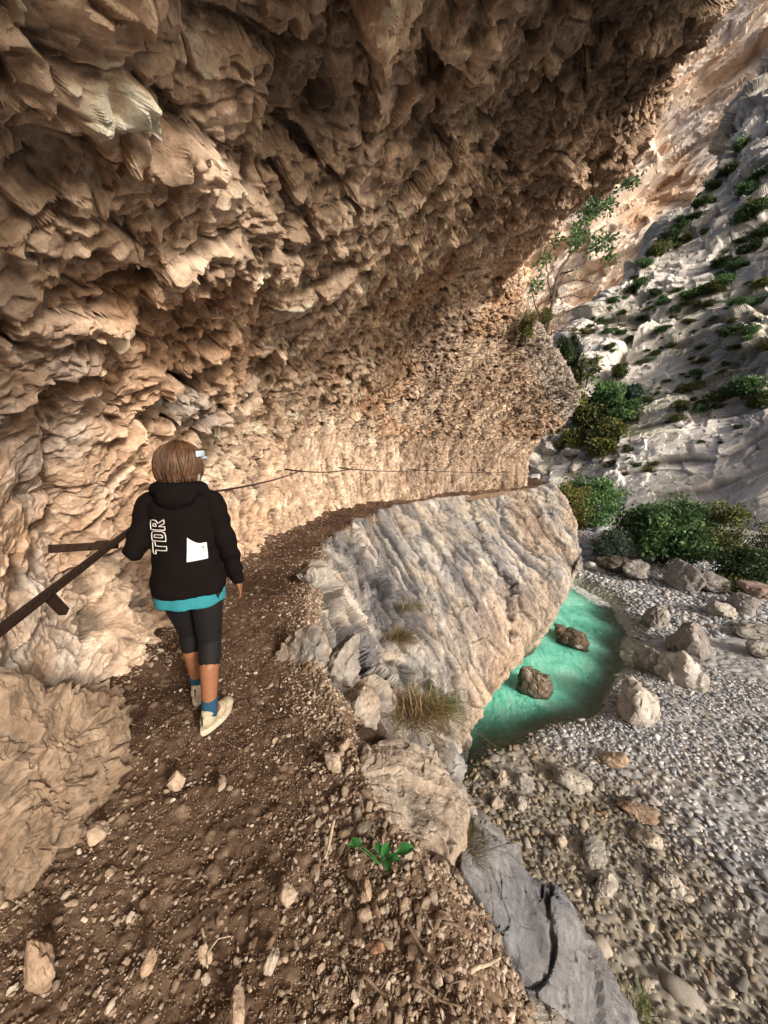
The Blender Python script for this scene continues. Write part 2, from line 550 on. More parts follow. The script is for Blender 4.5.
# ================================================================ materials
M_CLIFF = rock_mat('cave_rock', 1.0, 0.55, 0.95, (0.50, 0.42, 0.36), 0.8, 0.03, 0.15)
M_BUTT = rock_mat('buttress_rock', 0.8, 0.5, 0.92, (0.5, 0.46, 0.44), 0.8, 0.03, 0.15)
M_STONE = rock_mat('loose_rock', 2.0, 0.4, 0.9, (0.55, 0.52, 0.5), 0.7, 0.02, 0.2)
M_SLOPE = rock_mat('slope_rock', 0.12, 0.4, 0.95, (0.80, 0.78, 0.76), 0.55, 0.03, 0.1)
M_FAR = rock_mat('far_rock', 0.03, 0.3, 0.95, (0.82, 0.76, 0.72), 0.5, 0.02, 0.1)
M_SOIL = rock_mat('soil', 3.0, 0.5, 0.95, (0.6, 0.52, 0.45), 0.8, 0.02, 0.1)
M_WET = rock_mat('wet_rock', 1.5, 0.4, 0.35, (0.4, 0.36, 0.32), 0.8, 0.03, 0.5)
M_COBBLE = rock_mat('cobble', 2.5, 0.25, 0.85, (0.7, 0.68, 0.66), 0.6, 0.01, 0.25)


def proj(V):
    d = V - np.array([0, 0, CZ], f32)
    dep = d[..., 1] * CT - d[..., 2] * ST
    up = d[..., 1] * ST + d[..., 2] * CT
    dep = np.where(np.abs(dep) < 1e-3, 1e-3, dep)
    x = 384 + FOC * d[..., 0] / dep; y = 512 - FOC * up / dep
    x = np.where(dep > 0.05, x, -9999); y = np.where(dep > 0.05, y, -9999)
    return x, y


def polydist(x, y, pts):
    """distance to an open polyline"""
    best = np.full(x.shape, 1e9, f32)
    for (x0, y0), (x1, y1) in zip(pts[:-1], pts[1:]):
        dx, dy = x1 - x0, y1 - y0; L = dx * dx + dy * dy + 1e-9
        t = np.clip(((x - x0) * dx + (y - y0) * dy) / L, 0, 1)
        best = np.minimum(best, np.hypot(x - x0 - t * dx, y - y0 - t * dy))
    return best


def polysd(x, y, pts):
    """signed distance to a closed polygon, positive inside"""
    pts = [tuple(p) for p in pts]
    d = polydist(x, y, pts + [pts[0]])
    ins = np.zeros(x.shape, bool)
    for (x0, y0), (x1, y1) in zip(pts, pts[1:] + [pts[0]]):
        c = ((y0 > y) != (y1 > y)) & (x < (x1 - x0) * (y - y0) / (y1 - y0 + 1e-12) + x0)
        ins ^= c
    return np.where(ins, d, -d)


# ================================================================ the overhanging cliff over the path
# stations along the path: wall base (x, y) and the lip of the overhang
ST_B = [(-1.2, -2.2), (-1.45, -.7), (-1.62, 0.5), (-1.75, 1.8), (-1.85, 2.6), (-2.05, 4.2), (-2.1, 6.2),
        (-1.7, 8.9), (-.5, 11.2), (1.6, 13.0), (3.6, 14.6), (5.1, 15.8), (6.6, 18.2), (7.0, 24)]
ST_L = [(.6, -2.2, 4.9), (2.2, -.7, 5.5), (3.3, 1.6, 5.7), P(735, -4, 3.5), P(681, 72, 4.6), P(637, 158, 6.0), P(594, 184, 7.5),
        P(552, 226, 9.5), P(522, 262, 11.5), P(522, 300, 13.5), P(548, 342, 15.2), P(578, 396, 16.4), (8.7, 20, 4.2), (9.0, 26, 6)]
UPB = [(-.5, .3)] * 9 + [(-1.2, .6), (-2.2, 1.0), (-3.0, 1.2), (-2.5, 1), (-2, 1)]
prof = [(.0, -.16), (.0, -.05), (-.015, .07), (-.02, .17), (.0, .27), (.06, .37), (.17, .47), (.33, .6), (.54, .74), (.78, .88), (1, 1)]
ctrl = []
for k, (b, l) in enumerate(zip(ST_B, ST_L)):
    b = np.array([b[0], b[1], 0.0]); l = np.array(l, float)
    row = []
    for fh, fv in prof:
        q = b + (l - b) * np.array([fh, fh, fv])
        row.append(q)
    if k == 11:                                   # the nose above the corner of the path
        zz = [(.0, -.5), (.0, -.15), (0, .3), (.0, .7), (.0, 1.05), (.03, 1.3)]
        row = [np.array([b[0] + fh * (l[0] - b[0]), b[1] + fh * (l[1] - b[1]), z]) for fh, z in zz]
        row += [P(522, 447, 15.7), P(535, 437, 15.9), P(552, 428, 16.1), P(571, 414, 16.3), l]
    if k == 10:
        zz = [(.0, -.5), (.0, -.15), (0, .4), (.0, .9), (.0, 1.4), (.04, 1.75)]
        row = [np.array([b[0] + fh * (l[0] - b[0]), b[1] + fh * (l[1] - b[1]), z]) for fh, z in zz] + row[6:]
    ub = UPB[k]
    row += [l + np.array([ub[0] * .3, ub[1] * .3, 1.0]), l + np.array([ub[0], ub[1], 3.0]), l + np.array([ub[0] * 1.6, ub[1] * 1.6, 7.0])]
    ctrl.append(row)
ctrl = np.array(ctrl)

# sample density follows distance from where one stands
def density(ctrl_line, closeness, total):
    k = len(ctrl_line)
    uu = np.linspace(0, k - 1, 2000)
    pp = crom(ctrl_line, uu)
    seg = np.linalg.norm(np.diff(pp, axis=0), axis=1)
    dist = np.maximum(np.linalg.norm(pp[1:] - np.array([0, 0, CZ]), axis=1), closeness)
    behind = np.where(pp[1:, 1] < 0.3, 0.12, 1.0)
    cum = np.concatenate([[0], np.cumsum(seg / dist * behind)])
    return np.interp(np.linspace(0, cum[-1], total), cum, uu)

us = density(ctrl[:, 6], 2.2, 1750)
vs_u = np.linspace(0, ctrl.shape[1] - 1, 3000)
line = crom(ctrl[5], vs_u); seg = np.linalg.norm(np.diff(line, axis=0), axis=1)
wgt = np.interp(vs_u[1:], [0, 1, 2, 10, 10.6, 11.5, 13], [.5, 1, 1, 1, .8, .15, .05])
cum = np.concatenate([[0], np.cumsum(seg * wgt)]); vs = np.interp(np.linspace(0, cum[-1], 1150), cum, vs_u)
V0 = surf(ctrl, us, vs).astype(f32)
nr = grid_normals(V0)
toc = np.array([2.0, 6, 1.5], f32) - V0
if np.mean((nr * toc).sum(-1)[:, 200:700]) < 0: nr = -nr
# metre coordinates on the sheet
S = np.concatenate([[0], np.cumsum(np.linalg.norm(np.diff(V0[:, 450], axis=0), axis=1))]).astype(f32)[:, None] * np.ones((1, V0.shape[1]), f32)
T = np.concatenate([np.zeros((V0.shape[0], 1)), np.cumsum(np.linalg.norm(np.diff(V0, axis=1), axis=2), axis=1)], 1).astype(f32)
px, py = proj(V0)
VV = np.broadcast_to(vs[None, :].astype(f32), S.shape)
UU = np.broadcast_to(us[:, None].astype(f32), S.shape)

def coarse(V0, nr, S, T, px, py, VV, UU):
    wx = S + .12 * noise2(S * .9, T * .9, 3); wy = T + .12 * noise2(S * .9 + 40, T * .9, 5)
    far = sstep(230, 400, px) * sstep(120, 300, py)                     # finely chipped zone of the far ceiling
    plate = sstep(330, 120, py) * sstep(90, 200, px)                       # big plates overhead
    weath = sstep(130, 40, px) * sstep(150, 330, py)                     # smooth weathered rock on the left
    low = sstep(2.15, 1.75, V0[..., 2]) * sstep(240, 300, px)            # upright back wall under the ceiling
    f1, e1, c1 = facet2(wx * .55, wy * .55, 21, 1.2, ew=.26)
    f2, e2, c2 = facet2(wx * 1.25 + .5 * wy, wy * 1.0, 122, 1.2, ew=.22)
    big = fbm2(S * .33, T * .33, 27, 2)
    rug = np.clip(.75 + .9 * fbm2(S * .5, T * .5, 28, 2), .3, 1.25)
    lipfade = np.interp(VV, [9.2, 10.0, 11], [1, .45, 1]).astype(f32)
    ang = (1 - .7 * weath) * (1 - .55 * low)
    D = big * .20 + f1 * .13 * (1 - .6 * low) * (1 - .5 * weath) * (1 - .35 * far) * lipfade + f2 * .085 * ang * lipfade
    # long dark fissures
    FIS = [([(200, 0), (212, 60), (219, 110), (211, 150)], 2.2, .08), ([(378, 30), (372, 70), (352, 140)], 2.4, .15),
           ([(330, 70), (318, 110), (300, 128)], 2.6, .14), ([(122, 135), (126, 165), (118, 195)], 2.4, .15), ([(182, 160), (174, 190), (168, 212)], 2.6, .15), ([(150, 90), (153, 120)], 2.2, .10),
           ([(102, 345), (98, 372), (108, 398)], 2.8, .14), ([(158, 362), (172, 374), (190, 385), (214, 402)], 3.2, .22), ([(160, 418), (176, 424)], 2.6, .12), ([(140, 268), (132, 290), (124, 282)], 3.2, .16),
           ([(0, 60), (14, 90), (20, 150), (10, 175)], 4, .15), ([(10, 330), (28, 350)], 4, .12), ([(583, 50), (586, 76)], 2, .1), ([(590, 60), (580, 100)], 2, .1), ([(440, 60), (452, 110), (446, 150)], 2.2, .12),
           ([(60, 400), (64, 460), (80, 520)], 3, .10), ([(290, 190), (305, 215), (300, 240)], 2.6, .12), ([(500, 120), (470, 160), (440, 170)], 2.4, .10)]
    crack = np.zeros_like(D)
    j1, j2 = 4 * noise2(S * 5, T * 5, 31), 4 * noise2(S * 5, T * 5, 32)
    for pts, wd, dp in FIS:
        crack += .75 * dp * np.exp(-(polydist(px + j1, py + j2, pts) / (1.5 * wd)) ** 2)
    D -= crack
    D += low * .08 * (fbm2(S * 3.0, T * .6, 33, 3, ridge=True) - .5)
    V1 = (V0 + nr * D[..., None]).astype(f32)
    jag = np.interp(UU, [2.9, 3.6, 4.0, 4.6, 5.0, 5.35, 5.7, 6.3, 7.0, 7.3, 7.8], [0, .05, -.05, .06, .16, .0, .0, -.03, .14, -.04, 0]).astype(f32)
    V1[..., 2] -= 1.7 * jag * np.exp(-((VV - 10) / .7) ** 2)
    return V1, D, c1, c2, far, plate, weath, low, rug, lipfade, ang


V1 = coarse(V0, nr, S, T, px, py, VV, UU)[0]
for _ in range(2):                                # finer points on the breaks, then the same breaks again exactly there
    _v, (V0, nr, S, T, px, py, VV, UU) = equalize(V1, [V0, nr, S, T, px, py, VV, UU])
    V1, D, c1, c2, far, plate, weath, low, rug, lipfade, ang = coarse(V0, nr, S, T, px, py, VV, UU)
n1 = side_normals(V1, nr, 2.5, 5)
# chips: blocks in space, longer along a slanting bedding direction
ax_ = np.array([[.55, .62, .56], [-.75, .66, .0], [-.37, -.42, .83]])          # along, across, through the beds
def blocks(V1, ang, far, lipfade):
    Q = V1 + np.stack([noise3(V1 * 1.7 + q, 34) for q in (5, 25, 45)], -1) * .05
    g2, k2, q2 = facet3(axes3(Q, ax_ * np.array([[1.35], [1.9], [2.1]])), 40, 1.5, .22, .8, edge=True, full=True)
    return g2 * .115 * ang * (1 - .45 * far) * lipfade - .06 * np.exp(-(q2 / .07) ** 2) * (k2 > .5) * ang * (1 - .5 * far) * lipfade, k2


Da, k2 = blocks(V1, ang, far, lipfade)
_v, (V1, n1, nr, S, T, px, py, VV, UU, c1, c2, far, plate, weath, low, rug, lipfade, ang, D) = equalize(V1 + n1 * Da[..., None], [V1, n1, nr, S, T, px, py, VV, UU, c1, c2, far, plate, weath, low, rug, lipfade, ang, D])
Da, k2 = blocks(V1, ang, far, lipfade)
V1 = (V1 + n1 * Da[..., None]).astype(f32); D = D + Da
n1 = side_normals(V1, nr, 1.1, 4)
Q = V1 + np.stack([noise3(V1 * 3 + q, 35) for q in (5, 25, 45)], -1) * .025
g3, k3, q3 = facet3(axes3(Q, ax_ * np.array([[3.0], [4.6], [5.0]])), 41, 1.7, .24, edge=True)
g4, k4 = facet3(axes3(Q, ax_ * np.array([[6.5], [9.5], [11.]])), 42, 1.8, .28)
g5, k5 = facet3(axes3(Q, ax_ * np.array([[15.], [20.], [22.]])), 43, 1.8, .36)
D2 = g3 * .092 * ang * (1 - .2 * plate) * rug + g4 * .055 * ang * (.75 + .45 * far) * (1 - .3 * plate) * rug + g5 * .022 * (1 - .3 * weath) * rug + fbm3(V1 * 9, 44, 4) * .018
D2 -= ang * .028 * np.exp(-(q3 / .07) ** 2) * (k3 > .55) * (1 - .3 * far)
D2 += low * .03 * fbm2(S * 9, T * 3, 34, 3) + weath * (.06 * fbm3(V1 * 2.6, 45, 5) + .02 * g3)
D = D + D2; c3 = k3; c2 = .45 * c2 + .55 * k2
Vc = V1 + n1 * D2[..., None]
tone = fbm2(S * .7 + 5, T * .7, 41, 4)
tone2 = fbm2(S * 2.2, T * 2.2, 42, 4)
base = lerp3((.52, .42, .325), (.36, .275, .205), .5 + 1.3 * tone)
base = lerp3(base, (.66, .55, .445), sstep(.05, .5, tone2) * .8)
base = base * (0.72 + .32 * c2 + .30 * c3)[..., None]
base = lerp3(base, (.44, .26, .14), sstep(.72, .95, c1) * .4 * (1 - low))
greyw = np.clip(weath * (.45 + 1.2 * tone2) + .8 * np.exp(-(((px - 178) / 26) ** 2 + ((py - 400) / 30) ** 2)) * (1 + tone2), 0, .85)
base = lerp3(base, (.36, .35, .33), greyw)
base = lerp3(base, (.16, .12, .09), .75 * sstep(.05, .45, fbm2(S * 1.7, T * .9, 43, 4)) * (.5 + .5 * plate))
base = lerp3(base, (.095, .07, .054), np.clip(.78 * sstep(390, 540, px) * sstep(290, 80, py) * (.75 + .8 * tone), 0, .9))  # shade of the down-facing upper right ceiling, painted into the rock colour
nose = sstep(500, 550, px) * sstep(270, 330, py) * (VV > 8.5)
base = lerp3(base, (.42, .40, .37), nose * .7)
lowtone = low * sstep(.0, .5, fbm2(S * 2.4, T * .5, 44, 3))
base = lerp3(base, (.16, .11, .08), lowtone * .5)
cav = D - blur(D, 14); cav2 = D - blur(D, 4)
base = base * np.clip(1.0 + 5.5 * cav + 9 * cav2, .42, 1.28)[..., None]  # recess grime that doubles as painted shade; ridges lightened for depth
base = np.clip(base * np.array([1.20, 1.21, 1.25], f32) * (1 - .36 * sstep(330, 450, px) * sstep(270, 330, py))[..., None], .02, .78)  # far back wall painted darker to offset the sun falling on it
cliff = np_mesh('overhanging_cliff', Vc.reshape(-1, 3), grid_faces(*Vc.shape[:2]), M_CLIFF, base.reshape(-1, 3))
tag(cliff, 'peach and brown chipped limestone cliff arching over the path', 'cliff', kind='structure')
del V0, V1, Q, g3, g4, g5

# rock mass behind and above so daylight only comes from the gorge
bk = np.array([[-2.6, -6, -7], [-2.6, -6, 14], [5, -6.2, 14], [5, -6.2, 5.8]])

# ================================================================ the rock below the path
E_ = [(.42, -6), (.40, -1.5), (.34, .4), (.26, 1.1), (.02, 1.5), (-.22, 2.1), (-.62, 3.1), (-.84, 4.6), (-.86, 6.7), (-.25, 9.2), (1.0, 11.5), (3.9, 14.1), P(545, 487, 17.0)[:2], (8.2, 20), (8.5, 26)]
BU = [(1.2, -6, -3), (1.0, -1.5, -3), (.95, .6, -3), (.95, 1.7, -3), (1.0, 2.7, -3.2), (1.1, 4.0, -3.6), (1.15, 5.6, -4.2), P(434, 780, 8.0), P(462, 745, 8.7),
      P(492, 700, 9.8), P(530, 642, 11.6), P(560, 603, 13.4), P(574, 555, 15.2), (8.9, 19, -2), (9.2, 26, -2)]
ctrl = []
for k, (e, b) in enumerate(zip(E_, BU)):
    e = np.array([e[0], e[1], 0.0]); b = np.array(b, float)
    inw = np.array([-.5, .12, 0.0]) if k < 9 else np.array([-.4, .4, 0])
    bul = .10 if k >= 8 else .0
    out = np.array([.7, -.5, 0])
    dz = -.40 if k < 5 else (-.16 if k < 6 else .02)
    row = [e + inw + (0, 0, -.45), e + inw * .4 + (0, 0, -.14), e + (0, 0, dz), e + (b - e) * np.array([.06, .06, .06]),
           e + (b - e) * np.array([.28, .28, .25]) + out * bul, e + (b - e) * np.array([.52, .52, .5]) + out * bul * 2, e + (b - e) * np.array([.8, .8, .77]) + out * bul, b,
           b + np.array([-.55, .30, -.7 if k < 11 else -1.4]), b + np.array([-1.1, .6, -1.7 if k < 11 else -3.2]), b + np.array([-1.6, .9, -4.5])]
    if k == 12:
        row[2] = P(546, 486, 17.0); row[3] = P(552, 488, 16.8); row[4] = P(563, 503, 16.3); row[5] = P(571, 520, 15.8); row[6] = P(575, 540, 15.4)
    if k == 11:
        row[6] = P(566, 570, 14.0)
    ctrl.append(row)
ctrl = np.array(ctrl)
us = density(ctrl[:, 5], 2.2, 1000)
vs = np.interp(np.linspace(0, 1, 720), [0, .06, .9, 1], [0, 1.3, 8.6, 10])
V0 = surf(ctrl, us, vs).astype(f32); nr = grid_normals(V0)
if np.mean((nr[300:800, 200:450] * (np.array([6.0, 2, 2], f32) - V0[300:800, 200:450])).sum(-1)) < 0: nr = -nr
S = np.concatenate([[0], np.cumsum(np.linalg.norm(np.diff(V0[:, 330], axis=0), axis=1))]).astype(f32)[:, None] * np.ones((1, V0.shape[1]), f32)
T = np.concatenate([np.zeros((V0.shape[0], 1)), np.cumsum(np.linalg.norm(np.diff(V0, axis=1), axis=2), axis=1)], 1).astype(f32)
px, py = proj(V0)
VV = np.broadcast_to(vs[None, :].astype(f32), S.shape)
UU = np.broadcast_to(us[:, None].astype(f32), S.shape)
sl = S + .18 * T                                                  # strata stand nearly upright
wv = sl + .18 * noise2(S * .6, T * .5, 51) + .05 * noise2(S * 2.5, T * 1.2, 52)
f1, e1, c1 = facet2(wv * .6, T * .24 + .2 * noise2(S, T, 58), 53, 1.2, ew=.14)
jagz = np.clip(sstep(6.9, 5.6, UU) * sstep(4.6, 5.4, UU) + sstep(8.6, 7.2, UU) * .8 + .6 * sstep(3.2, 2.0, VV) * sstep(10, 8, UU), 0, 1)   # splintered upper left part
smo = sstep(7.6, 9.5, UU) * .7
edge = np.interp(VV, [0, 1, 2.2, 3], [.2, .3, .55, 1]).astype(f32) * np.interp(UU, [0, 5, 6.5], [.3, .4, 1]).astype(f32)
D = (.22 * fbm2(S * .35, T * .3, 57, 2) + f1 * .22) * edge
for pts, wd, dp in [([(470, 500), (488, 560), (512, 585), (508, 640)], 3, .25), ([(398, 520), (420, 560), (440, 640)], 2.5, .10), ([(500, 500), (512, 530), (540, 560)], 2.5, .12), ([(345, 560), (362, 620), (372, 690)], 2.5, .15), ([(372, 540), (386, 600)], 2.2, .10)]:
    D -= dp * np.exp(-(polydist(px + 4 * noise2(S * 4, T * 4, 61), py, pts) / wd) ** 2)
V1 = (V0 + nr * D[..., None]).astype(f32)
FLD = [nr[..., 0], nr[..., 1], nr[..., 2], S, T, px, py, VV, UU, wv, jagz, smo, edge, D]
V1, FLD = equalize(V1, FLD)
nr = np.stack(FLD[:3], -1); S, T, px, py, VV, UU, wv, jagz, smo, edge, D = FLD[3:]
Q = V1 + np.stack([noise3(V1 * 1.3 + q, 66) for q in (5, 25, 45)], -1) * .10
up_ = np.array([-.30, .16, .94]); ac_ = np.array([.80, .56, .16]); th_ = np.cross(up_, ac_)
ax_ = np.array([up_, ac_, th_])
g2, c2, q2 = facet3(axes3(Q, ax_ * np.array([[.75], [1.6], [1.5]])), 54, 1.3, .15, .8, edge=True, full=True)
Da = (g2 * .20 * (.6 + 1.3 * jagz) * (1 - .8 * smo) - .05 * np.exp(-(q2 / .05) ** 2) * (c2 > .5)) * edge
V1 = (V1 + side_normals(V1, nr, 2.5, 4) * Da[..., None]).astype(f32)
FLD = [nr[..., 0], nr[..., 1], nr[..., 2], S, T, px, py, VV, UU, wv, jagz, smo, edge, D + Da, c2]
V1, FLD = equalize(V1, FLD)
nr = np.stack(FLD[:3], -1); S, T, px, py, VV, UU, wv, jagz, smo, edge, D, c2 = FLD[3:]
n1 = side_normals(V1, nr, 1.1, 4)
Q = V1 + np.stack([noise3(V1 * 2.5 + q, 67) for q in (5, 25, 45)], -1) * .04
g3, c3 = facet3(axes3(Q, ax_ * np.array([[2.0], [4.4], [4.2]])), 55, 1.5, .08)
g4, c4 = facet3(axes3(Q, ax_ * np.array([[6.0], [11.], [11.]])), 56, 1.6, .13)
D2 = (g3 * .075 * (.5 + 1.2 * jagz) * (1 - .72 * smo) + g4 * .030 * (.6 + .9 * jagz)) * edge + .038 * fbm3(V1 * 4, 60, 5) * np.maximum(edge, .5)
Vb = V1 + n1 * D2[..., None]; D = D + D2
tone = fbm2(wv * .9, T * .25, 62, 4); t2 = fbm2(wv * 3, T * .7, 63, 4); t3 = fbm2(S * 1.2, T * 1.2, 64, 3)
base = lerp3((.37, .315, .255), (.28, .27, .262), .55 + 1.6 * t3)
base = lerp3(base, (.11, .108, .118), np.clip(sstep(-.04, .28, tone) * .85 + .5 * jagz * sstep(-.1, .2, t2), 0, .85))
base = lerp3(base, (.50, .46, .41), sstep(.05, .4, t2) * .7)
base = lerp3(base, (.075, .07, .075), sstep(.05, .3, fbm2(wv * 1.6 + 3, T * .22, 69, 4)) * sstep(-.15, .2, t3) * .75)
base = lerp3(base, (.38, .27, .18), sstep(.1, .45, fbm2(wv * .6 + 7, T * .2, 65, 3)) * .5)
base = base * (.78 + .25 * c2 + .18 * c3)[..., None]
base = lerp3(base, (.5, .36, .25), .5 * sstep(440, 500, px) * sstep(560, 640, py))
base = lerp3(base, (.05, .045, .04), sstep(WZ + .55, WZ + .1, Vb[..., 2] + .2 * t2) * .9)
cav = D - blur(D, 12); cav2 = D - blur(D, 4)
base = base * np.clip(1.0 + 6 * cav + 10 * cav2, .45, 1.25)[..., None]  # shade and grime of hollows put into the colour, ridges brighter
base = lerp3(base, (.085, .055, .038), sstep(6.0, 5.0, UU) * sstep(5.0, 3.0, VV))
base = np.clip(base * np.array([.88, .92, .97], f32), .02, .75)
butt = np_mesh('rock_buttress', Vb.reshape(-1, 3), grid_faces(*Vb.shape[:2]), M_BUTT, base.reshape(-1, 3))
tag(butt, 'steep grey and peach rock face dropping from the path edge to the river', 'cliff', kind='structure')

# ================================================================ the path
Bc = np.array([(b[0], b[1]) for b in ST_B]); Ec = np.array(E_)
Bl = crom(Bc, np.linspace(0, len(Bc) - 1, 4000)); El = crom(Ec, np.linspace(0, len(Ec) - 1, 4000))
dens = np.concatenate([[0], np.cumsum(np.linalg.norm(np.diff(El, axis=0), axis=1) / np.maximum(np.hypot(El[1:, 0], El[1:, 1] + .0), 1.0) * np.where(El[1:, 1] < .3, .2, 1))])
idx = np.interp(np.linspace(0, dens[-1], 900), dens, np.arange(4000))
El2 = np.stack([np.interp(idx, np.arange(4000), El[:, k]) for k in (0, 1)], 1)
# nearest point of the wall line
j = np.array([np.argmin(((Bl - e) ** 2).sum(1) + (Bl[:, 1] - e[1]) ** 2 * .6) for e in El2]); j = np.maximum.accumulate(j)
Bl2 = Bl[j]
ker = np.ones(31) / 31
for k in (0, 1): Bl2[:, k] = np.convolve(np.pad(Bl2[:, k], 15, mode='edge'), ker, 'valid')
ff = np.linspace(-.35, 1.06, 440)
XY = Bl2[:, None, :] * (1 - ff[None, :, None]) + El2[:, None, :] * ff[None, :, None]
X, Y = XY[..., 0].astype(f32), XY[..., 1].astype(f32); Fq = np.broadcast_to(ff.astype(f32), X.shape)


def path_z(x, y, f):
    return (.10 * sstep(.30, -.15, f) + .05 * sstep(.8, 1.0, f) - .02 + .05 * fbm2(x * 1.1, y * 1.1, 71, 3) + .022 * fbm2(x * 5, y * 5, 72, 3)) - 1.6 * np.maximum(f - .97, 0)


Z = path_z(X, Y, Fq)
v1, i1 = chip2(X * 22, Y * 22, 73, .6, .9); v2, i2 = chip2(X * 48, Y * 48, 74, .6, .9)
Z2 = Z + .010 * v1 * (i1 > .45) + .005 * v2 + .012 * fbm2(X * 14, Y * 14, 75, 3)
t1 = fbm2(X * 1.2, Y * 1.2, 76, 4)
base = lerp3((.115, .074, .051), (.062, .038, .027), .5 + 1.5 * t1)
base = lerp3(base, (.36, .28, .21), (i1 > .62) * sstep(.0, .35, v1) * .55)
base = lerp3(base, (.22, .16, .115), sstep(.75, 1.0, Fq) * .6 + sstep(1.9, 1.2, Y) * .45)
path = np_mesh('footpath', np.stack([X, Y, Z2], -1).reshape(-1, 3), grid_faces(*X.shape), M_SOIL, base.reshape(-1, 3), smooth=True)
tag(path, 'brown earth footpath cut along the foot of the cliff', 'path', kind='structure')


def on_path(row, f):
    e, b = El2[row], Bl2[row]
    xy = b * (1 - f)[:, None] + e * f[:, None]
    return xy, path_z(xy[:, 0].astype(f32), xy[:, 1].astype(f32), f.astype(f32))


# ================================================================ gravel of the path
def chip_proto(seed, level, flat):
    V, Fc, _ = boulder_mesh((1, .75, flat), seed, level, 11, 22, .03, .05, 1.0)
    return V, Fc


pp = [chip_proto(100 + k, 2, .38 + .08 * (k % 5)) for k in range(14)]
n = 36000
row = rng.choice(900, n, p=(lambda q: q / q.sum())(np.where(El2[:, 1] < .3, .02, 1.0) * np.where(El2[:, 1] > 9, .3, 1)))
pick = rng.random(n)
f = np.where(pick < .42, 1.0 - rng.normal(0, .16, n), np.where(pick < .58, np.abs(rng.normal(0, .13, n)) + .02, rng.random(n)))
f = np.clip(f, -.1, 1.03 + .06 * rng.random(n))
xy, zz = on_path(row, f)
clump = fbm2(xy[:, 0] * 1.6, xy[:, 1] * 1.6, 77, 3)
keep = rng.random(n) < np.clip(.55 + 1.6 * clump + .6 * (np.abs(f - .45) > .38) + .25 * (xy[:, 1] < 1.9), .05, 1) * np.where((f > .2) & (f < .72) & (xy[:, 1] > 1.25), .55, 1)
xy, zz, f = xy[keep], zz[keep], f[keep]; n = len(xy)
sz = np.clip(rng.lognormal(-5.05, .5, n), .003, .026) * (1 + .2 * (f > .8) + .2 * (f < .2))
scl = np.stack([sz, sz * rng.uniform(.7, 1.1, n), sz * rng.uniform(.8, 1.3, n)], 1)
pos = np.stack([xy[:, 0], xy[:, 1], zz + sz * .16], 1)
k = rng.random((n, 1))
k = k - .35 * (f > .78)[:, None] * rng.random((n, 1)) + .0
k = np.where(k < 0, .95, k)
colr = np.where(k < .5, np.array([.36, .285, .22]), np.where(k < .8, np.array([.22, .155, .11]), np.array([.50, .43, .36]))) * rng.uniform(.7, 1.15, (n, 1))
# grit: the finest crumbs between the stones
gp = [chip_proto(140 + q, 1, .6) for q in range(6)]
n2 = 70000
row2 = rng.choice(900, n2, p=(lambda q: q / q.sum())(np.where((El2[:, 1] > .3) & (El2[:, 1] < 4), 1.0, .02)))
f2_ = np.clip(np.where(rng.random(n2) < .4, 1 - np.abs(rng.normal(0, .3, n2)), rng.random(n2)), -.05, 1.06)
xy2, zz2 = on_path(row2, f2_)
kp = rng.random(n2) < np.clip(.6 + 1.2 * fbm2(xy2[:, 0] * 2.2, xy2[:, 1] * 2.2, 78, 3), .1, 1); xy2, zz2 = xy2[kp], zz2[kp]; n2 = len(xy2)
s2 = rng.uniform(.0016, .0042, n2)
c2_ = np.where(rng.random((n2, 1)) < .55, np.array([.34, .26, .195]), np.array([.16, .105, .07])) * rng.uniform(.6, 1.3, (n2, 1))
grit = scatter('path_grit', gp, np.stack([xy2[:, 0], xy2[:, 1], zz2 + .0035], 1), rand_rot(n2, rng), np.repeat(s2[:, None], 3, 1), c2_, M_STONE, False)
tag(grit, 'fine crumbs and grit on the brown footpath', 'gravel', kind='stuff')
gr = scatter('path_gravel', pp, pos, rand_rot(n, rng, .22), scl, colr, M_STONE, False)
tag(gr, 'pale broken stones and grit strewn over the brown footpath', 'gravel', kind='stuff')
# ================================================================ river bed and river
POOL = [G(x, y, WZ)[:2] for x, y in [(560, 578), (582, 584), (604, 594), (619, 607), (632, 636), (629, 662), (612, 690), (590, 712), (556, 724), (520, 733), (486, 742), (446, 775), (432, 796)]]
POOL = [(2.4, 30.0), (7.5, 25.0)] + POOL + [(-.5, 8.5), (0, 12), (2, 18)]
SHAL = [G(x, y, WZ)[:2] for x, y in [(420, 760), (500, 738), (548, 742), (590, 770), (640, 800), (700, 850), (768, 925), (860, 1010)]] + [(5.5, 2.2), (1.0, 2.0), (.2, 5.5), (-.5, 8.5)]


def bed_z(x, y):
    x = np.asarray(x, f32); y = np.asarray(y, f32)
    wob = .35 * noise2(x * .8, y * .8, 81)
    sp = polysd(x, y, POOL) + wob * .5 + .22; ss = polysd(x, y, SHAL) + wob
    z = WZ + .10 + .05 * fbm2(x * .7, y * .7, 82, 3) + .04 * np.clip(x - 5, 0, 12)
    z = z + .10 * np.clip(y - 17, 0, 60) * sstep(6, 14, x) * .55
    z = z - .07 * sstep(-.6, .9, ss) - 1.1 * sstep(-.5, 2.6, sp)
    return z, sp, ss


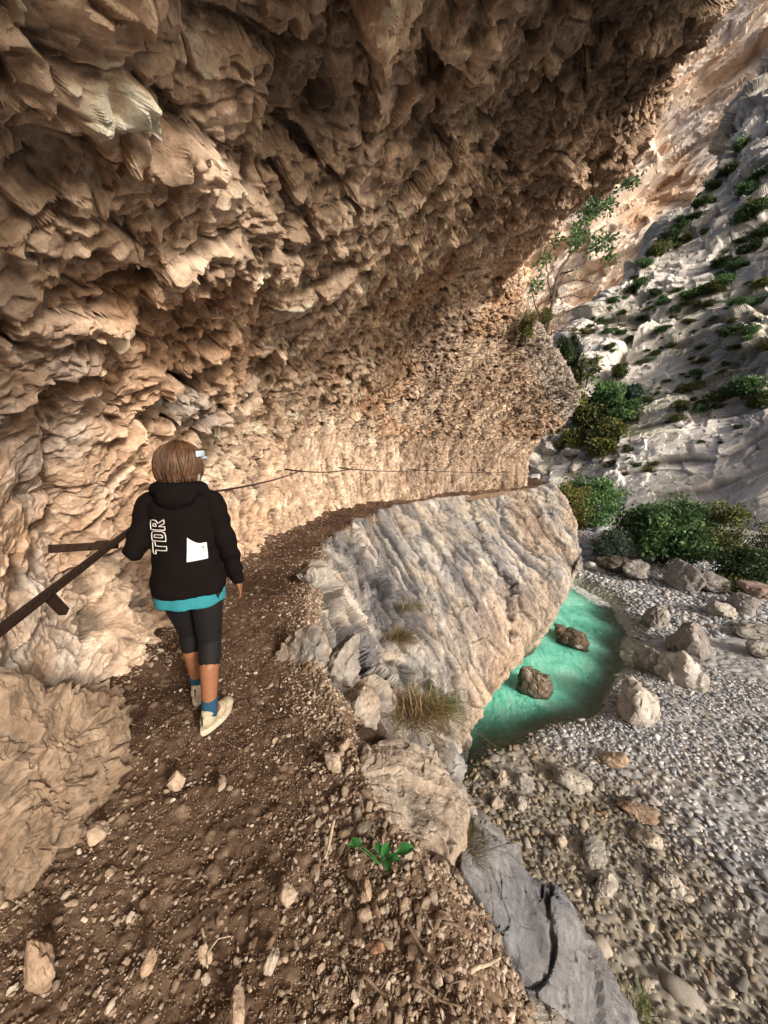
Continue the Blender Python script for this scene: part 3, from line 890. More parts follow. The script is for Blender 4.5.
xs = np.concatenate([np.linspace(-3, 12, 640), np.linspace(12.05, 40, 200), np.linspace(41, 120, 40)])
ys = np.concatenate([np.linspace(-8, 2, 40), 2 + 26 * np.linspace(0.002, 1, 720) ** 1.35, np.linspace(28.4, 150, 120)])
X, Y = np.meshgrid(xs.astype(f32), ys.astype(f32), indexing='ij')
Z, sp, ss = bed_z(X, Y)
v1, i1 = chip2(X * 6.5 + .3 * noise2(X * 3, Y * 3, 84), Y * 7.5, 83, .35, 1.1); v2, i2 = chip2(X * 14, Y * 14, 85, .4, 1.0)
Zb = Z + (.045 * v1 + .02 * v2)
tone = fbm2(X * .5, Y * .5, 86, 3)
cc = np.stack([.28 + .14 * i1, .285 + .14 * i1, .295 + .14 * i1], -1)
cc = lerp3(cc, (.35, .30, .24), sstep(.1, .4, tone) * .4)
wet = np.maximum(sstep(WZ + .07, WZ - .02, Zb), .8 * sstep(-.3, .5, ss))
cc = lerp3(cc, cc * np.array([.72, .63, .48], f32), wet * .85)
cc = lerp3(cc, (.30, .34, .27), sstep(-.5, .1, sp) * .7); cc = lerp3(cc, (.16, .26, .20), sstep(.6, 1.8, sp) * .6)
bed = np_mesh('river_bed', np.stack([X, Y, Zb], -1).reshape(-1, 3), grid_faces(*X.shape), M_COBBLE, cc.reshape(-1, 3), smooth=True)
tag(bed, 'pale grey gravel bar and river bed on the gorge floor', 'river bed', kind='structure')

# loose cobbles
cp = []
for k in range(12):
    V, Fc, _ = boulder_mesh((1, .78, .5 + .04 * (k % 4)), 300 + k, 2, 10, 7, .03, .0, 1.0); cp.append((V, Fc))
def cobbles(x0, x1, y0, y1, step, jit, smin, smax, keepf, seed):
    r = np.random.default_rng(seed)
    gx, gy = np.meshgrid(np.arange(x0, x1, step), np.arange(y0, y1, step), indexing='ij')
    p = np.stack([gx.ravel(), gy.ravel()], 1) + r.uniform(-jit, jit, (gx.size, 2)) * step
    z, sp_, ss_ = bed_z(p[:, 0], p[:, 1])
    s = r.uniform(smin, smax, len(p)) * r.lognormal(0, .28, len(p))
    keep = (sp_ < .15) & keepf(p, ss_, r)
    return p[keep], z[keep], s[keep], ss_[keep]
sets = [cobbles(1.2, 12.5, 2.5, 19, .095, .5, .036, .058, lambda p, s_, r: (np.hypot(p[:, 0], p[:, 1]) < 15) & (r.random(len(p)) < np.clip(.9 + .9 * noise2(p[:, 0] * .5, p[:, 1] * .5, 87), .35, .98)), 5),
        cobbles(5, 24, 13, 27, .17, .5, .07, .11, lambda p, s_, r: (np.hypot(p[:, 0], p[:, 1]) >= 15) & (p[:, 1] < 12 + 1.1 * p[:, 0]), 6),
        cobbles(1.2, 13, 2.5, 17, .30, .5, .07, .13, lambda p, s_, r: r.random(len(p)) < np.where(s_ > -.4, .30, .03), 7),
        cobbles(7, 20, 14, 30, .7, .5, .22, .42, lambda p, s_, r: (r.random(len(p)) < .55) & (p[:, 0] < .62 * p[:, 1]), 8)]
p = np.concatenate([a[0] for a in sets]); z = np.concatenate([a[1] for a in sets]); s = np.concatenate([a[2] for a in sets]); ssv = np.concatenate([a[3] for a in sets])
n = len(p)
scl = np.stack([s * rng.uniform(.9, 1.3, n), s * rng.uniform(.8, 1.1, n), s * rng.uniform(.7, 1.1, n)], 1)
pos = np.stack([p[:, 0], p[:, 1], z + s * .12], 1)
k = rng.random((n, 1))
colr = np.where(k < .45, np.array([.42, .44, .475]), np.where(k < .7, np.array([.23, .25, .29]), np.where(k < .92, np.array([.55, .55, .55]), np.array([.36, .32, .275])))) * rng.uniform(.75, 1.15, (n, 1))
wetk = sstep(WZ + .06, WZ - .0, pos[:, 2].astype(f32))[:, None] * (s < .11)[:, None]
colr = colr * (1 - wetk * (1 - np.array([.75, .66, .5])))
tan = sstep(-.8, .6, ssv)[:, None]
colr = colr * (1 - tan * (1 - np.array([.68, .61, .51])))
cob = scatter('river_cobbles', cp, pos, rand_rot(n, rng, .12), scl, colr, M_COBBLE, True)
tag(cob, 'grey and white rounded cobbles covering the gravel bar', 'cobbles', kind='stuff')
print('cobbles', n)

# water
xs = np.linspace(-1, 12, 520).astype(f32); ys = np.linspace(2.3, 30, 800).astype(f32)
X, Y = np.meshgrid(xs, ys, indexing='ij'); zb, sp, ss = bed_z(X, Y)
Zw = WZ + .012 * fbm2(X * 2.2, Y * 1.4, 91, 3) * sstep(-.2, 1, sp) + .004 * noise2(X * 7, Y * 5, 92)
ROCKS = [(G(533, 692, WZ)[:2], .75), (G(566, 634, WZ)[:2], .95), (G(505, 665, WZ)[:2], .5)]
foam = np.zeros(X.shape, f32)
for (c, rr) in ROCKS:
    d = np.hypot(X - c[0], Y - c[1])
    foam = np.maximum(foam, np.exp(-((d - rr * .8) / .14) ** 2) * .45)
fl = [G(x, y, WZ)[:2] for x, y in [(500, 650), (512, 676), (520, 690), (524, 708), (530, 725)]]
foam = np.maximum(foam, np.exp(-(polydist(X, Y, fl) / .10) ** 2) * .42)
rap = [G(x, y, WZ)[:2] for x, y in [(556, 574), (584, 590), (604, 602)]]
foam = np.maximum(foam, np.exp(-(polydist(X, Y, rap) / 1.2) ** 2) * .75)
foam = np.clip(foam, 0, 1)
Zw = Zw + foam * .03 * fbm2(X * 5, Y * 5, 93, 3)
m, nt, nd, lk = new_mat('river_water')
out = N(nd, 'ShaderNodeOutputMaterial')
dep = N(nd, 'ShaderNodeAttribute', attribute_name='depth'); fo = N(nd, 'ShaderNodeAttribute', attribute_name='foam')
tc = N(nd, 'ShaderNodeTexCoord')
mp = N(nd, 'ShaderNodeMapping'); mp.inputs['Scale'].default_value = (1.0, .55, 1); mp.inputs['Rotation'].default_value = (0, 0, R(-20)); lk.new(tc.outputs['Object'], mp.inputs['Vector'])
n1 = N(nd, 'ShaderNodeTexNoise'); n1.inputs['Scale'].default_value = 1.6; n1.inputs['Detail'].default_value = 7; n1.inputs['Roughness'].default_value = .62; n1.inputs['Distortion'].default_value = .5
n2 = N(nd, 'ShaderNodeTexNoise'); n2.inputs['Scale'].default_value = 9; n2.inputs['Detail'].default_value = 6; n2.inputs['Distortion'].default_value = .6
for q in (n1, n2): lk.new(mp.outputs[0], q.inputs['Vector'])
rp = N(nd, 'ShaderNodeValToRGB'); e = rp.color_ramp.elements
e[0].position = .34; e[0].color = (.09, .47, .37, 1); e[1].position = .70; e[1].color = (.45, .90, .76, 1)
q = e.new(.52); q.color = (.24, .80, .62, 1)
lk.new(n1.outputs['Fac'], rp.inputs['Fac'])
teal = N(nd, 'ShaderNodeBsdfPrincipled'); teal.inputs['Roughness'].default_value = .12; teal.inputs['IOR'].default_value = 1.33
lk.new(rp.outputs[0], teal.inputs['Base Color'])
tr = N(nd, 'ShaderNodeBsdfTransparent'); tr.inputs[0].default_value = (.80, .93, .84, 1)
gl = N(nd, 'ShaderNodeBsdfGlossy'); gl.inputs['Roughness'].default_value = .08
fr = N(nd, 'ShaderNodeFresnel'); fr.inputs['IOR'].default_value = 1.33
bp = N(nd, 'ShaderNodeBump'); bp.inputs['Strength'].default_value = .6; bp.inputs['Distance'].default_value = .06
lk.new(n2.outputs['Fac'], bp.inputs['Height'])
for q in (teal, gl, fr): lk.new(bp.outputs[0], q.inputs['Normal'])
clear = N(nd, 'ShaderNodeMixShader'); lk.new(fr.outputs[0], clear.inputs[0]); lk.new(tr.outputs[0], clear.inputs[1]); lk.new(gl.outputs[0], clear.inputs[2])
dr = N(nd, 'ShaderNodeMapRange', interpolation_type='SMOOTHSTEP'); dr.inputs['From Min'].default_value = .06; dr.inputs['From Max'].default_value = .75; dr.inputs['To Max'].default_value = .93
lk.new(dep.outputs['Fac'], dr.inputs['Value'])
mw = N(nd, 'ShaderNodeMixShader'); lk.new(dr.outputs[0], mw.inputs[0]); lk.new(clear.outputs[0], mw.inputs[1]); lk.new(teal.outputs[0], mw.inputs[2])
fm = N(nd, 'ShaderNodeBsdfDiffuse'); fm.inputs[0].default_value = (.78, .82, .80, 1)
n3 = N(nd, 'ShaderNodeTexNoise'); n3.inputs['Scale'].default_value = 4.5; n3.inputs['Detail'].default_value = 8; n3.inputs['Roughness'].default_value = .75; n3.inputs['Distortion'].default_value = 1.5
lk.new(mp.outputs[0], n3.inputs['Vector'])
fa = N(nd, 'ShaderNodeMath', operation='ADD'); lk.new(fo.outputs['Fac'], fa.inputs[0]); lk.new(n3.outputs['Fac'], fa.inputs[1])
fs = N(nd, 'ShaderNodeMapRange', interpolation_type='SMOOTHSTEP'); fs.inputs['From Min'].default_value = 1.0; fs.inputs['From Max'].default_value = 1.35; fs.inputs['To Max'].default_value = .8
lk.new(fa.outputs[0], fs.inputs['Value'])
mf = N(nd, 'ShaderNodeMixShader'); lk.new(fs.outputs[0], mf.inputs[0]); lk.new(mw.outputs[0], mf.inputs[1]); lk.new(fm.outputs[0], mf.inputs[2])
lk.new(mf.outputs[0], out.inputs['Surface'])
gf = grid_faces(*X.shape); gf = gf[(sp.ravel()[gf] > -.55).all(1)]
river = np_mesh('river_water', np.stack([X, Y, Zw], -1).reshape(-1, 3), gf, m, None, True, None, {'depth': (WZ - zb).ravel(), 'foam': foam.ravel()})
tag(river, 'clear turquoise river pool running under the rock', 'river', kind='structure')

# ================================================================ opposite slope of the gorge
cols = [500, 560, 610, 660, 720, 770, 805, 830, 845]
bpy_ = [505, 508, 515, 522, 531, 541, 547, 551, 553]
tpy = [400, 352, 296, 242, 168, 56, 10, 40, 160]
tt = [54, 56, 57, 58.5, 62, 71, 77, 86, 100]
rows = np.array([-.08, 0, .08, .18, .3, .42, .55, .68, .8, .9, 1.0])
ctrl = np.zeros((len(cols), len(rows) + 2, 3))
for i, c in enumerate(cols):
    tb = (WZ + .2 + .35 * (i > 0) - CZ) / ray(c, bpy_[i])[2]
    for j, b in enumerate(rows):
        y = bpy_[i] + (tpy[i] - bpy_[i]) * b
        bb = np.clip(b, 0, 1)
        inv = (1 - bb ** 1.05) / tb + bb ** 1.05 / tt[i]
        ctrl[i, j] = P(c, y, 1 / inv)
    top = ctrl[i, -3]
    ctrl[i, -2] = top + np.array([6, 8, -2]); ctrl[i, -1] = top + np.array([20, 25, -18])
us = np.linspace(0, len(cols) - 1, 900); us = np.interp(np.linspace(0, 1, 900), [0, .12, .85, 1], [0, 1.0, 6.0, 8])
vs = np.interp(np.linspace(0, 1, 760), [0, .06, .95, 1], [0, 1.0, 10.2, 12])
V0 = surf(ctrl, us, vs).astype(f32); nr = grid_normals(V0)
if np.mean((nr * (np.array([0, 0, CZ], f32) - V0)).sum(-1)) < 0: nr = -nr
def slope_disp(V0):
    # strata dip towards the lower left
    ac = np.array([.62, .25, -.74]); al = np.array([.50, -.60, .45]); th = np.cross(ac, al); A = np.array([ac, al, th])
    a = axes3(V0, [ac])[..., 0]; b = axes3(V0, [al])[..., 0]
    Q = V0 + np.stack([noise3(V0 * .12 + q, 101 + q) for q in (0, 1, 2)], -1) * 1.2
    g1, c1 = facet3(axes3(Q, A * np.array([[.14], [.07], [.11]])), 104, 1.4, .10)
    g2, c2 = facet3(axes3(Q, A * np.array([[.38], [.17], [.3]])), 105, 1.5, .10)
    g3, c3 = facet3(axes3(Q, A * np.array([[1.0], [.42], [.8]])), 106, 1.5, .12)
    g4, c4 = facet3(axes3(Q, A * np.array([[2.6], [1.1], [2.2]])), 107, 1.5, .16)
    D = 2.0 * fbm3(V0 * .05, 108, 2) + g1 * 2.4 + g2 * 1.1 + g3 * .38 + g4 * .14
    return D, a, b, c1, c2, c3, g2
D, a, b, c1, c2, c3, e2 = slope_disp(V0)
VV = np.broadcast_to(vs[None, :].astype(f32), D.shape)
amp = np.interp(VV, [0, 1, 2, 4, 12], [.15, .2, .4, .85, 1.2]).astype(f32)
Vs = V0 + nr * (D * amp)[..., None]
SL_V0, SL_V, SL_N = V0, Vs, nr
tone = fbm2(a * .22, b * .1, 109, 4); t2 = fbm2(a * .8, b * .35, 110, 4)
base = lerp3((.74, .71, .67), (.60, .585, .57), .5 + 1.4 * tone)
base = lerp3(base, (.80, .77, .73), sstep(.0, .4, t2) * .7)
base = base * (.8 + .2 * c2 + .18 * c3)[..., None]
sn = grid_normals(Vs); sn = np.where((sn[..., 2:] < 0), -sn, sn)
base = lerp3(base, (.20, .205, .225), sstep(.15, .5, fbm2(a * .35 + 3, b * .12, 111, 3)) * .6)
veg = sstep(.02, .3, fbm2(V0[..., 0] * .10, V0[..., 2] * .10 + V0[..., 1] * .04, 112, 4)) * sstep(.25, .75, sn[..., 2] + .3 * t2) * sstep(1.5, 3.5, VV)
base = lerp3(base, lerp3((.10, .12, .05), (.17, .155, .07), .5 + t2), veg * .75)
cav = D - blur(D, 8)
base = base * np.clip(1 + .6 * cav, .65, 1.15)[..., None]  # hollow shade put into the slope colour, raised edges slightly paler
base = np.clip(base, .02, .8)
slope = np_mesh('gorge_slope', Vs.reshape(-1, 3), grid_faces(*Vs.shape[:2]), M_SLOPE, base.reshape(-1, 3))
tag(slope, 'pale grey limestone slope with green ledges across the river', 'hillside', kind='structure')

# ================================================================ far cliff
pl = np.array([[-60, 215, 0], [0, 215, 0], [45, 205, 0], [75, 190, 0], [110, 165, 0], [150, 130, 0], [190, 80, 0], [230, 20, 0]], float) * 1.4
hts = [-12, 30, 85, 150, 240, 330, 420]
lean = [0, 6, 10, 16, 26, 34, 44]
ctrl = np.array([[p_ + np.array([l_ * .5, l_, h_]) for h_, l_ in zip(hts, lean)] for p_ in pl])
us = np.linspace(0, len(pl) - 1, 620); vs = np.linspace(0, len(hts) - 1, 620)
V0 = surf(ctrl, us, vs).astype(f32); nr = grid_normals(V0)
if np.mean((nr * (np.array([0, 0, CZ], f32) - V0)).sum(-1)) < 0: nr = -nr
a = V0[..., 2] * .80 - V0[..., 0] * .55 + 4 * noise2(V0[..., 0] * .03, V0[..., 2] * .03, 121); b = V0[..., 0] * .8 + V0[..., 2] * .55
f1, e1, c1 = facet2(a * .05, b * .028, 122, 1.1); f2, e2, c2 = facet2(a * .16, b * .06, 123, 1.1); f3, e3, c3 = facet2(a * .5, b * .17, 124, 1.2)
D = f1 * 9 + f2 * 3.2 + f3 * 1.2
Vf = V0 + nr * D[..., None]
tone = fbm2(a * .05, b * .02, 125, 4); t2 = fbm2(a * .2, b * .06, 126, 4)
base = lerp3((.86, .76, .67), (.80, .60, .44), sstep(-.05, .4, tone))
base = lerp3(base, (.52, .27, .12), sstep(.14, .42, t2) * .6)
base = lerp3(base, (.62, .62, .66), sstep(.1, .45, fbm2(b * .04, a * .02, 127, 3)) * .6)
base = base * (.85 + .15 * c2 + .15 * c3)[..., None]
farc = np_mesh('far_cliff', Vf.reshape(-1, 3), grid_faces(*Vf.shape[:2]), M_FAR, base.reshape(-1, 3))
tag(farc, 'tall pale orange cliff closing the far end of the gorge', 'cliff', kind='structure')
# ================================================================ boulders and slabs
def rock_tone(X, cid, a, b, dark, seed):
    t = fbm3(X * 1.6 + seed, seed + 60, 4); t2 = fbm3(X * 5 + seed, seed + 61, 3)
    c = lerp3(a, b, .5 + 1.5 * t); c = lerp3(c, dark, sstep(.08, .4, t2) * .6)
    return np.clip(c * (.8 + .4 * cid)[:, None], .015, .8)


def place_rock(name, Vf, loc, rz, a, b, dark, seed, mat, label, cat='boulder', group=None, rx=0, wetline=None):
    V, Fc, cid = Vf
    M = np.array(Matrix.Rotation(rz, 3, 'Z') @ Matrix.Rotation(rx, 3, 'X'))
    V = V @ M.T
    c = rock_tone(V + np.array(loc), cid, a, b, dark, seed)
    if wetline is not None:
        c = lerp3(c, (.03, .026, .02), sstep(wetline + .12, wetline, V[:, 2] + loc[2]))
    o = np_mesh(name, V, Fc, mat, c)
    o.location = loc
    return tag(o, label, cat, group)


PEACH, BROWN, GREY, PALE = (.40, .315, .24), (.27, .195, .14), (.27, .265, .26), (.40, .375, .34)
BLUE, DK = (.19, .20, .225), (.10, .085, .07)


def chipped(Vf, amp=1.0, fr=1.0):
    V, Fc, cid = Vf
    Nn = V / (np.linalg.norm(V, axis=1, keepdims=True) + 1e-6)
    for f_, a_ in ((3.2, .085), (7.5, .04), (17, .018), (40, .007)):
        g, k = facet3((V * f_ * fr + .1 * noise3(V * 5, 3)[:, None] * f_).astype(f32), 70 + int(f_), 1.3, .08)
        V = V + Nn * (g * a_ * amp)[:, None]
        cid = .6 * cid + .4 * k
    return V, Fc, cid


def slab(name, top, down, seed, a, b, label, cat='rock slab', mat=None, fac=.03, freq=4, p=26, lvl=7, dark=DK, grow=1.0):
    top = np.array(top); pts = np.vstack([top, top + np.array(down)])
    c = pts.mean(0); pts = c + (pts - c) * grow
    V, Fc, cid = hull_mesh(pts, lvl, p, .016, fac, freq, seed)
    c = pts.mean(0)
    V, Fc, cid = chipped((V - c, Fc, cid), .30, 1.2); V = V + c
    return place_rock(name, (V - c, Fc, cid), c, 0, a, b, dark, seed, mat or M_BUTT, label, cat)


slab('rock_slab', [P(362, 742, 2.12), P(398, 722, 2.3), P(432, 758, 2.2), P(470, 806, 1.98), P(472, 838, 1.86), P(438, 864, 1.6), P(392, 842, 1.58), P(352, 830, 1.62), P(357, 780, 1.85)],
     (-.02, .12, -.75), 11, PALE, PEACH, 'large pale leaning slab on the path edge above the green plant')
slab('rock_slab', [P(470, 842, 1.98), P(502, 856, 2.1), P(556, 900, 2.1), P(606, 966, 2.0), P(640, 1040, 1.9), P(580, 1050, 1.75), P(530, 1000, 1.75), P(500, 930, 1.75), P(466, 880, 1.8)],
     (.10, .10, -.95), 12, (.13, .14, .165), (.27, .275, .29), 'blue grey slab with a dark crack below the path edge at the bottom', fac=.05, dark=(.05, .05, .055), grow=1.13)
slab('rock_slab', [P(486, 984, 1.52), P(520, 980, 1.6), P(575, 1030, 1.5), P(560, 1080, 1.4), P(490, 1080, 1.35)],
     (.05, .0, -.7), 13, PALE, GREY, 'pale flat slab at the bottom edge of the photo, lowest of the slabs')
slab('rock_block', [P(442, 800, 2.15), P(476, 812, 2.25), P(520, 850, 2.3), P(500, 862, 2.15), P(466, 846, 2.0)],
     (.05, .05, -.8), 14, GREY, BLUE, 'small grey block wedged behind the grass tuft between two slabs', lvl=5)
big = chipped(boulder_mesh((.60, .58, .54), 41, 7, 9, 9, .08, .06, 1.6), 1.0, .9)
place_rock('wall_boulder', big, (-1.68, 1.30, .0), .4, (.34, .265, .20), (.20, .15, .11), DK, 5, M_CLIFF, 'big rounded brown boulder bulging from the wall foot at lower left')
place_rock('edge_boulder', boulder_mesh((.24, .27, .22), 44, 5, 8, 20, .06, .13, 2.2), tuple(P(306, 655, 3.10) + (0, 0, -.02)), .5, PEACH, GREY, DK, 7, M_BUTT, 'jagged grey boulder on the path edge right of the walker')
place_rock('edge_boulder', boulder_mesh((.20, .3, .22), 45, 5, 8, 20, .06, .12, 2.2), tuple(P(336, 660, 3.2) + (0, 0, -.1)), -.3, PALE, GREY, DK, 8, M_BUTT, 'splintered pale boulder behind the jagged grey one on the path edge')
place_rock('edge_boulder', boulder_mesh((.16, .26, .15), 46, 5, 8, 20, .06, .12, 2.4), tuple(P(352, 702, 2.65) + (0, 0, -.1)), .4, PALE, PEACH, DK, 9, M_BUTT, 'pale broken rock on the path edge just above the leaning slab')
for k, (x, y, t, s, lab) in enumerate([(334, 766, 2.0, .07, 'pale fist sized stone beside the upper end of the leaning slab'), (345, 748, 2.08, .05, 'small pale stone touching the top of the leaning slab'),
                                       (42, 975, 1.22, .10, 'pale pointed stone standing on the path at bottom left'), (176, 786, 1.95, .06, 'pale wedge stone lying on the path behind the walker'),
                                       (222, 786, 1.93, .045, 'whitish stone right of the wedge stone on the path'), (98, 838, 1.62, .07, 'pale stone lying against the big rounded boulder'),
                                       (272, 965, 1.2, .05, 'pale sharp stone in the middle of the path foreground'), (205, 960, 1.22, .045, 'thin upright chip on the path left of the sharp stone'),
                                       (150, 965, 1.24, .035, 'small tan stone on the path at the bottom'), (238, 1014, 1.1, .05, 'pale flat stone at the bottom edge of the path'),
                                       (288, 900, 1.4, .05, 'long pale stone on the sunlit right half of the path'), (366, 895, 1.4, .05, 'tan stone under the leaves of the green plant'),
                                       (375, 950, 1.28, .04, 'reddish stone on the path right of the twigs'), (100, 790, 1.85, .06, 'brown stone at the wall foot behind the boulder'),
                                       (97, 760, 1.98, .06, 'brown stone on the rubble heap at the wall foot')]):
    q = P(x, y, t); q = G(x, y, .02)
    el = (1, .7, .9) if k not in (2, 6, 7) else (.8, .5, 1.0)
    place_rock('path_stone', boulder_mesh(tuple(s * .72 * np.array(el)), 160 + k, 4, 10, 11, .05, .09, 1.6), (q[0], q[1], .02 + s * .35), k * 1.3, [PALE, PEACH][k % 2] if 'brown' not in lab and 'tan' not in lab and 'reddish' not in lab else (.30, .2, .13), PEACH if 'reddish' not in lab else (.3, .12, .08), BROWN, 70 + k, M_STONE, lab, 'stone')

# rocks standing in the pool
DW, DB = (.11, .085, .06), (.19, .15, .11)
for (x, y, sz, seed, rz, lab) in [(535, 684, (.46, .5, .66), 81, .6, 'dark wet pointed rock in the pool nearest the buttress'),
                                  (569, 633, (.72, .60, .42), 82, .1, 'dark wet rounded rock farther out in the turquoise pool')]:
    q = G(x, y + 8, WZ)
    place_rock('pool_rock', boulder_mesh(sz, seed, 5, 10, 10, .08, .14, 1.6), (q[0], q[1], WZ + sz[2] * .30), rz, DW, DB, (.04, .035, .03), seed, M_WET, lab, 'rock', wetline=WZ + .02)
# boulders along the far bank and on the gravel bar
for (x, y, w, h, seed, a, b, lab) in [
    (688, 632, 46, 52, 91, (.235, .215, .215), (.29, .27, .265), 'large dark grey purple boulder on the far bank'),
    (636, 690, 46, 62, 92, PALE, (.46, .44, .42), 'big white boulder at the pool edge below the dark one'),
    (676, 662, 50, 46, 93, PALE, (.5, .49, .48), 'white rounded boulder in front of the dark grey boulder'),
    (648, 655, 30, 36, 94, (.22, .21, .20), PALE, 'blackened rock between the pool and the white boulder'),
    (655, 612, 26, 32, 95, PALE, GREY, 'pale boulder left of the dark grey boulder'),
    (612, 560, 40, 16, 96, (.08, .07, .06), (.14, .12, .1), 'dark wet rock ledge under the bushes'),
    (683, 572, 34, 30, 97, (.25, .235, .23), GREY, 'grey pointed boulder on the bank below the big green bush'),
    (712, 578, 36, 24, 98, (.23, .21, .20), GREY, 'grey slanting boulder right of the pointed one'),
    (720, 606, 28, 20, 99, GREY, PALE, 'grey block on the bank right of the dark purple boulder'),
    (742, 600, 34, 20, 110, (.27, .25, .24), GREY, 'low grey boulder at the upper edge of the gravel'),
    (758, 586, 40, 24, 111, (.27, .2, .17), (.33, .27, .24), 'reddish brown flat boulder at the right edge'),
    (757, 628, 44, 16, 112, GREY, PALE, 'flat grey slab on the gravel near the right edge'),
    (764, 648, 30, 18, 113, PALE, GREY, 'pale flat stone on the gravel at the right edge'),
    (637, 566, 34, 20, 114, (.33, .31, .29), GREY, 'grey boulder below the bluish bush'),
    (575, 776, 32, 22, 115, GREY, PALE, 'rounded grey boulder on the near gravel, largest there'),
    (614, 756, 24, 18, 116, (.36, .27, .2), PEACH, 'brownish stone right of the rounded grey boulder'),
    (594, 850, 28, 22, 117, (.33, .32, .27), GREY, 'greenish grey stone in the shallow water'),
    (604, 880, 24, 24, 118, PALE, PALE, 'white stone right below the greenish one in the shallows'),
    (673, 880, 28, 26, 119, PALE, PALE, 'bright white stone in the shallows farther right'),
    (638, 808, 30, 18, 120, PEACH, BROWN, 'tan flat stone at the edge of the shallow water'),
    (646, 835, 26, 18, 121, PEACH, PALE, 'tan rounded stone below the flat one in the shallows'),
    (511, 855, 16, 16, 122, PALE, PALE, 'small white stone beside the grey block'),
    (502, 775, 14, 20, 123, PALE, PEACH, 'upright pale stone in the shallows near the pool'),
    (522, 778, 20, 18, 124, GREY, PALE, 'pale grey stone right of the upright stone'),
    (560, 838, 14, 18, 125, PALE, PEACH, 'small pale stone left of the greenish grey stone'),
    (497, 800, 16, 14, 126, PALE, PEACH, 'pale stone by the water below the upright stone'),
    (520, 800, 16, 14, 127, PALE, GREY, 'pale stone below the pale grey one near the pool')]:
    zb_ = float(bed_z(np.array([G(x, y, WZ)[0]]), np.array([G(x, y, WZ)[1]]))[0][0])
    q = G(x, y + h * .35, max(zb_, WZ - .1)); sc = q[1] * CT + (CZ - q[2]) * ST; sc = sc / FOC * .55
    sz = (w * sc, w * sc * .8, h * sc * .95)
    place_rock('bank_boulder' if w > 30 else 'river_stone', boulder_mesh(sz, seed, 5 if w > 24 else 4, 13, 8, .07, .11, 1.7), (q[0], q[1], q[2] + h * sc * .25), seed * .7, a, b, (.14, .13, .12), seed, M_STONE, lab, 'boulder' if w > 30 else 'stone')
# the scree and soil that carries them
_x = np.linspace(-1, 1, 120); gx, gy = np.meshgrid(_x, _x, indexing='ij')
sx, sy = gx * 26 + 22, gy * 22 + 70
szz = WZ + .3 + np.clip(sy - 46, 0, 60) * .17 + .8 * fbm2(sx * .15, sy * .15, 160, 3) + .3 * facet2(sx * .5, sy * .5, 161)[0]
o = np_mesh('valley_floor', np.stack([sx, sy, szz], -1).reshape(-1, 3), grid_faces(120, 120), M_SLOPE, lerp3((.13, .13, .06), (.42, .40, .36), sstep(-.1, .2, fbm2(sx * .2, sy * .2, 162, 3))).reshape(-1, 3))
tag(o, 'rubble and scrub ground rising up the valley', 'ground', kind='structure')

# ================================================================ iron rail and cable
RUST = plain_mat('rusty_iron', (.035, .019, .013), .8, 60, .5, .3, .3)
CABLE = plain_mat('steel_cable', (.06, .05, .045), .55, 200, .3, .3, .6)
rail = empty('handrail', (-1.6, 1.9, .9)); tag(rail, 'dark rusty iron handrail on the left wall by the walker', 'handrail')
def local(o, pts): return [np.asarray(p_) - np.array(o.location) for p_ in pts]
A0, A1 = P(-70, 684, .98), P(132, 529, 2.36)
def bar(a, b, w_, h_):
    a, b = np.array(a), np.array(b); d = b - a; L = np.linalg.norm(d)
    q = Vector(d).to_track_quat('Y', 'Z').to_matrix()
    mb = MB(); mb.box((a + b) / 2, (w_, L, h_), q); return mb
a_, b_ = local(rail, [A0, A1 + (A1 - A0) * .55])
rb = bar(a_, b_, .020, .034).build('rail', RUST, rail)
qa, qb = local(rail, [P(117, 545, 2.28), P(50, 549, 1.95)])
bar(qa, qb, .030, .040).build('bracket', RUST, rail)
qa, qb = local(rail, [P(50, 597, 1.52), P(64, 612, 1.60)])
bar(qa, qb, .03, .03).build('bracket', RUST, rail)
for o in (rb,):
    bv = o.modifiers.new('bevel', 'BEVEL'); bv.width = .003; bv.segments = 2
cab = empty('safety_cable', (-1.9, 4.5, 1.1)); tag(cab, 'thin dark steel cable strung along the back wall beyond the walker', 'cable')
anch = [P(196, 494, 3.35), P(300, 471, 7.2), P(352, 469, 9.0), P(420, 470, 11.2), P(510, 472, 15.2)]
pts = []
for a, b in zip(anch[:-1], anch[1:]):
    for t in np.linspace(0, 1, 14)[:-1]:
        pts.append(a + (b - a) * t + np.array([0, 0, -.045 * 4 * t * (1 - t)]))
pts.append(anch[-1])
mb = MB(); mb.tube(local(cab, pts), .011, 8); mb.build('cable', CABLE, cab, True)
for a in anch:
    mb = MB(); l = local(cab, [a + (-.35, .25, .02), a + (-.1, .07, 0.0), a + (0.01, 0, 0)]); mb.tube(l, [.014, .014, .012], 8)
    th = np.linspace(0, 2 * math.pi, 13)
    mb.tube([np.array(l[-1]) + np.array([0, .028 * math.cos(q), .028 * math.sin(q)]) for q in th], .008, 6)
    mb.build('eye_bolt', RUST, cab, True)

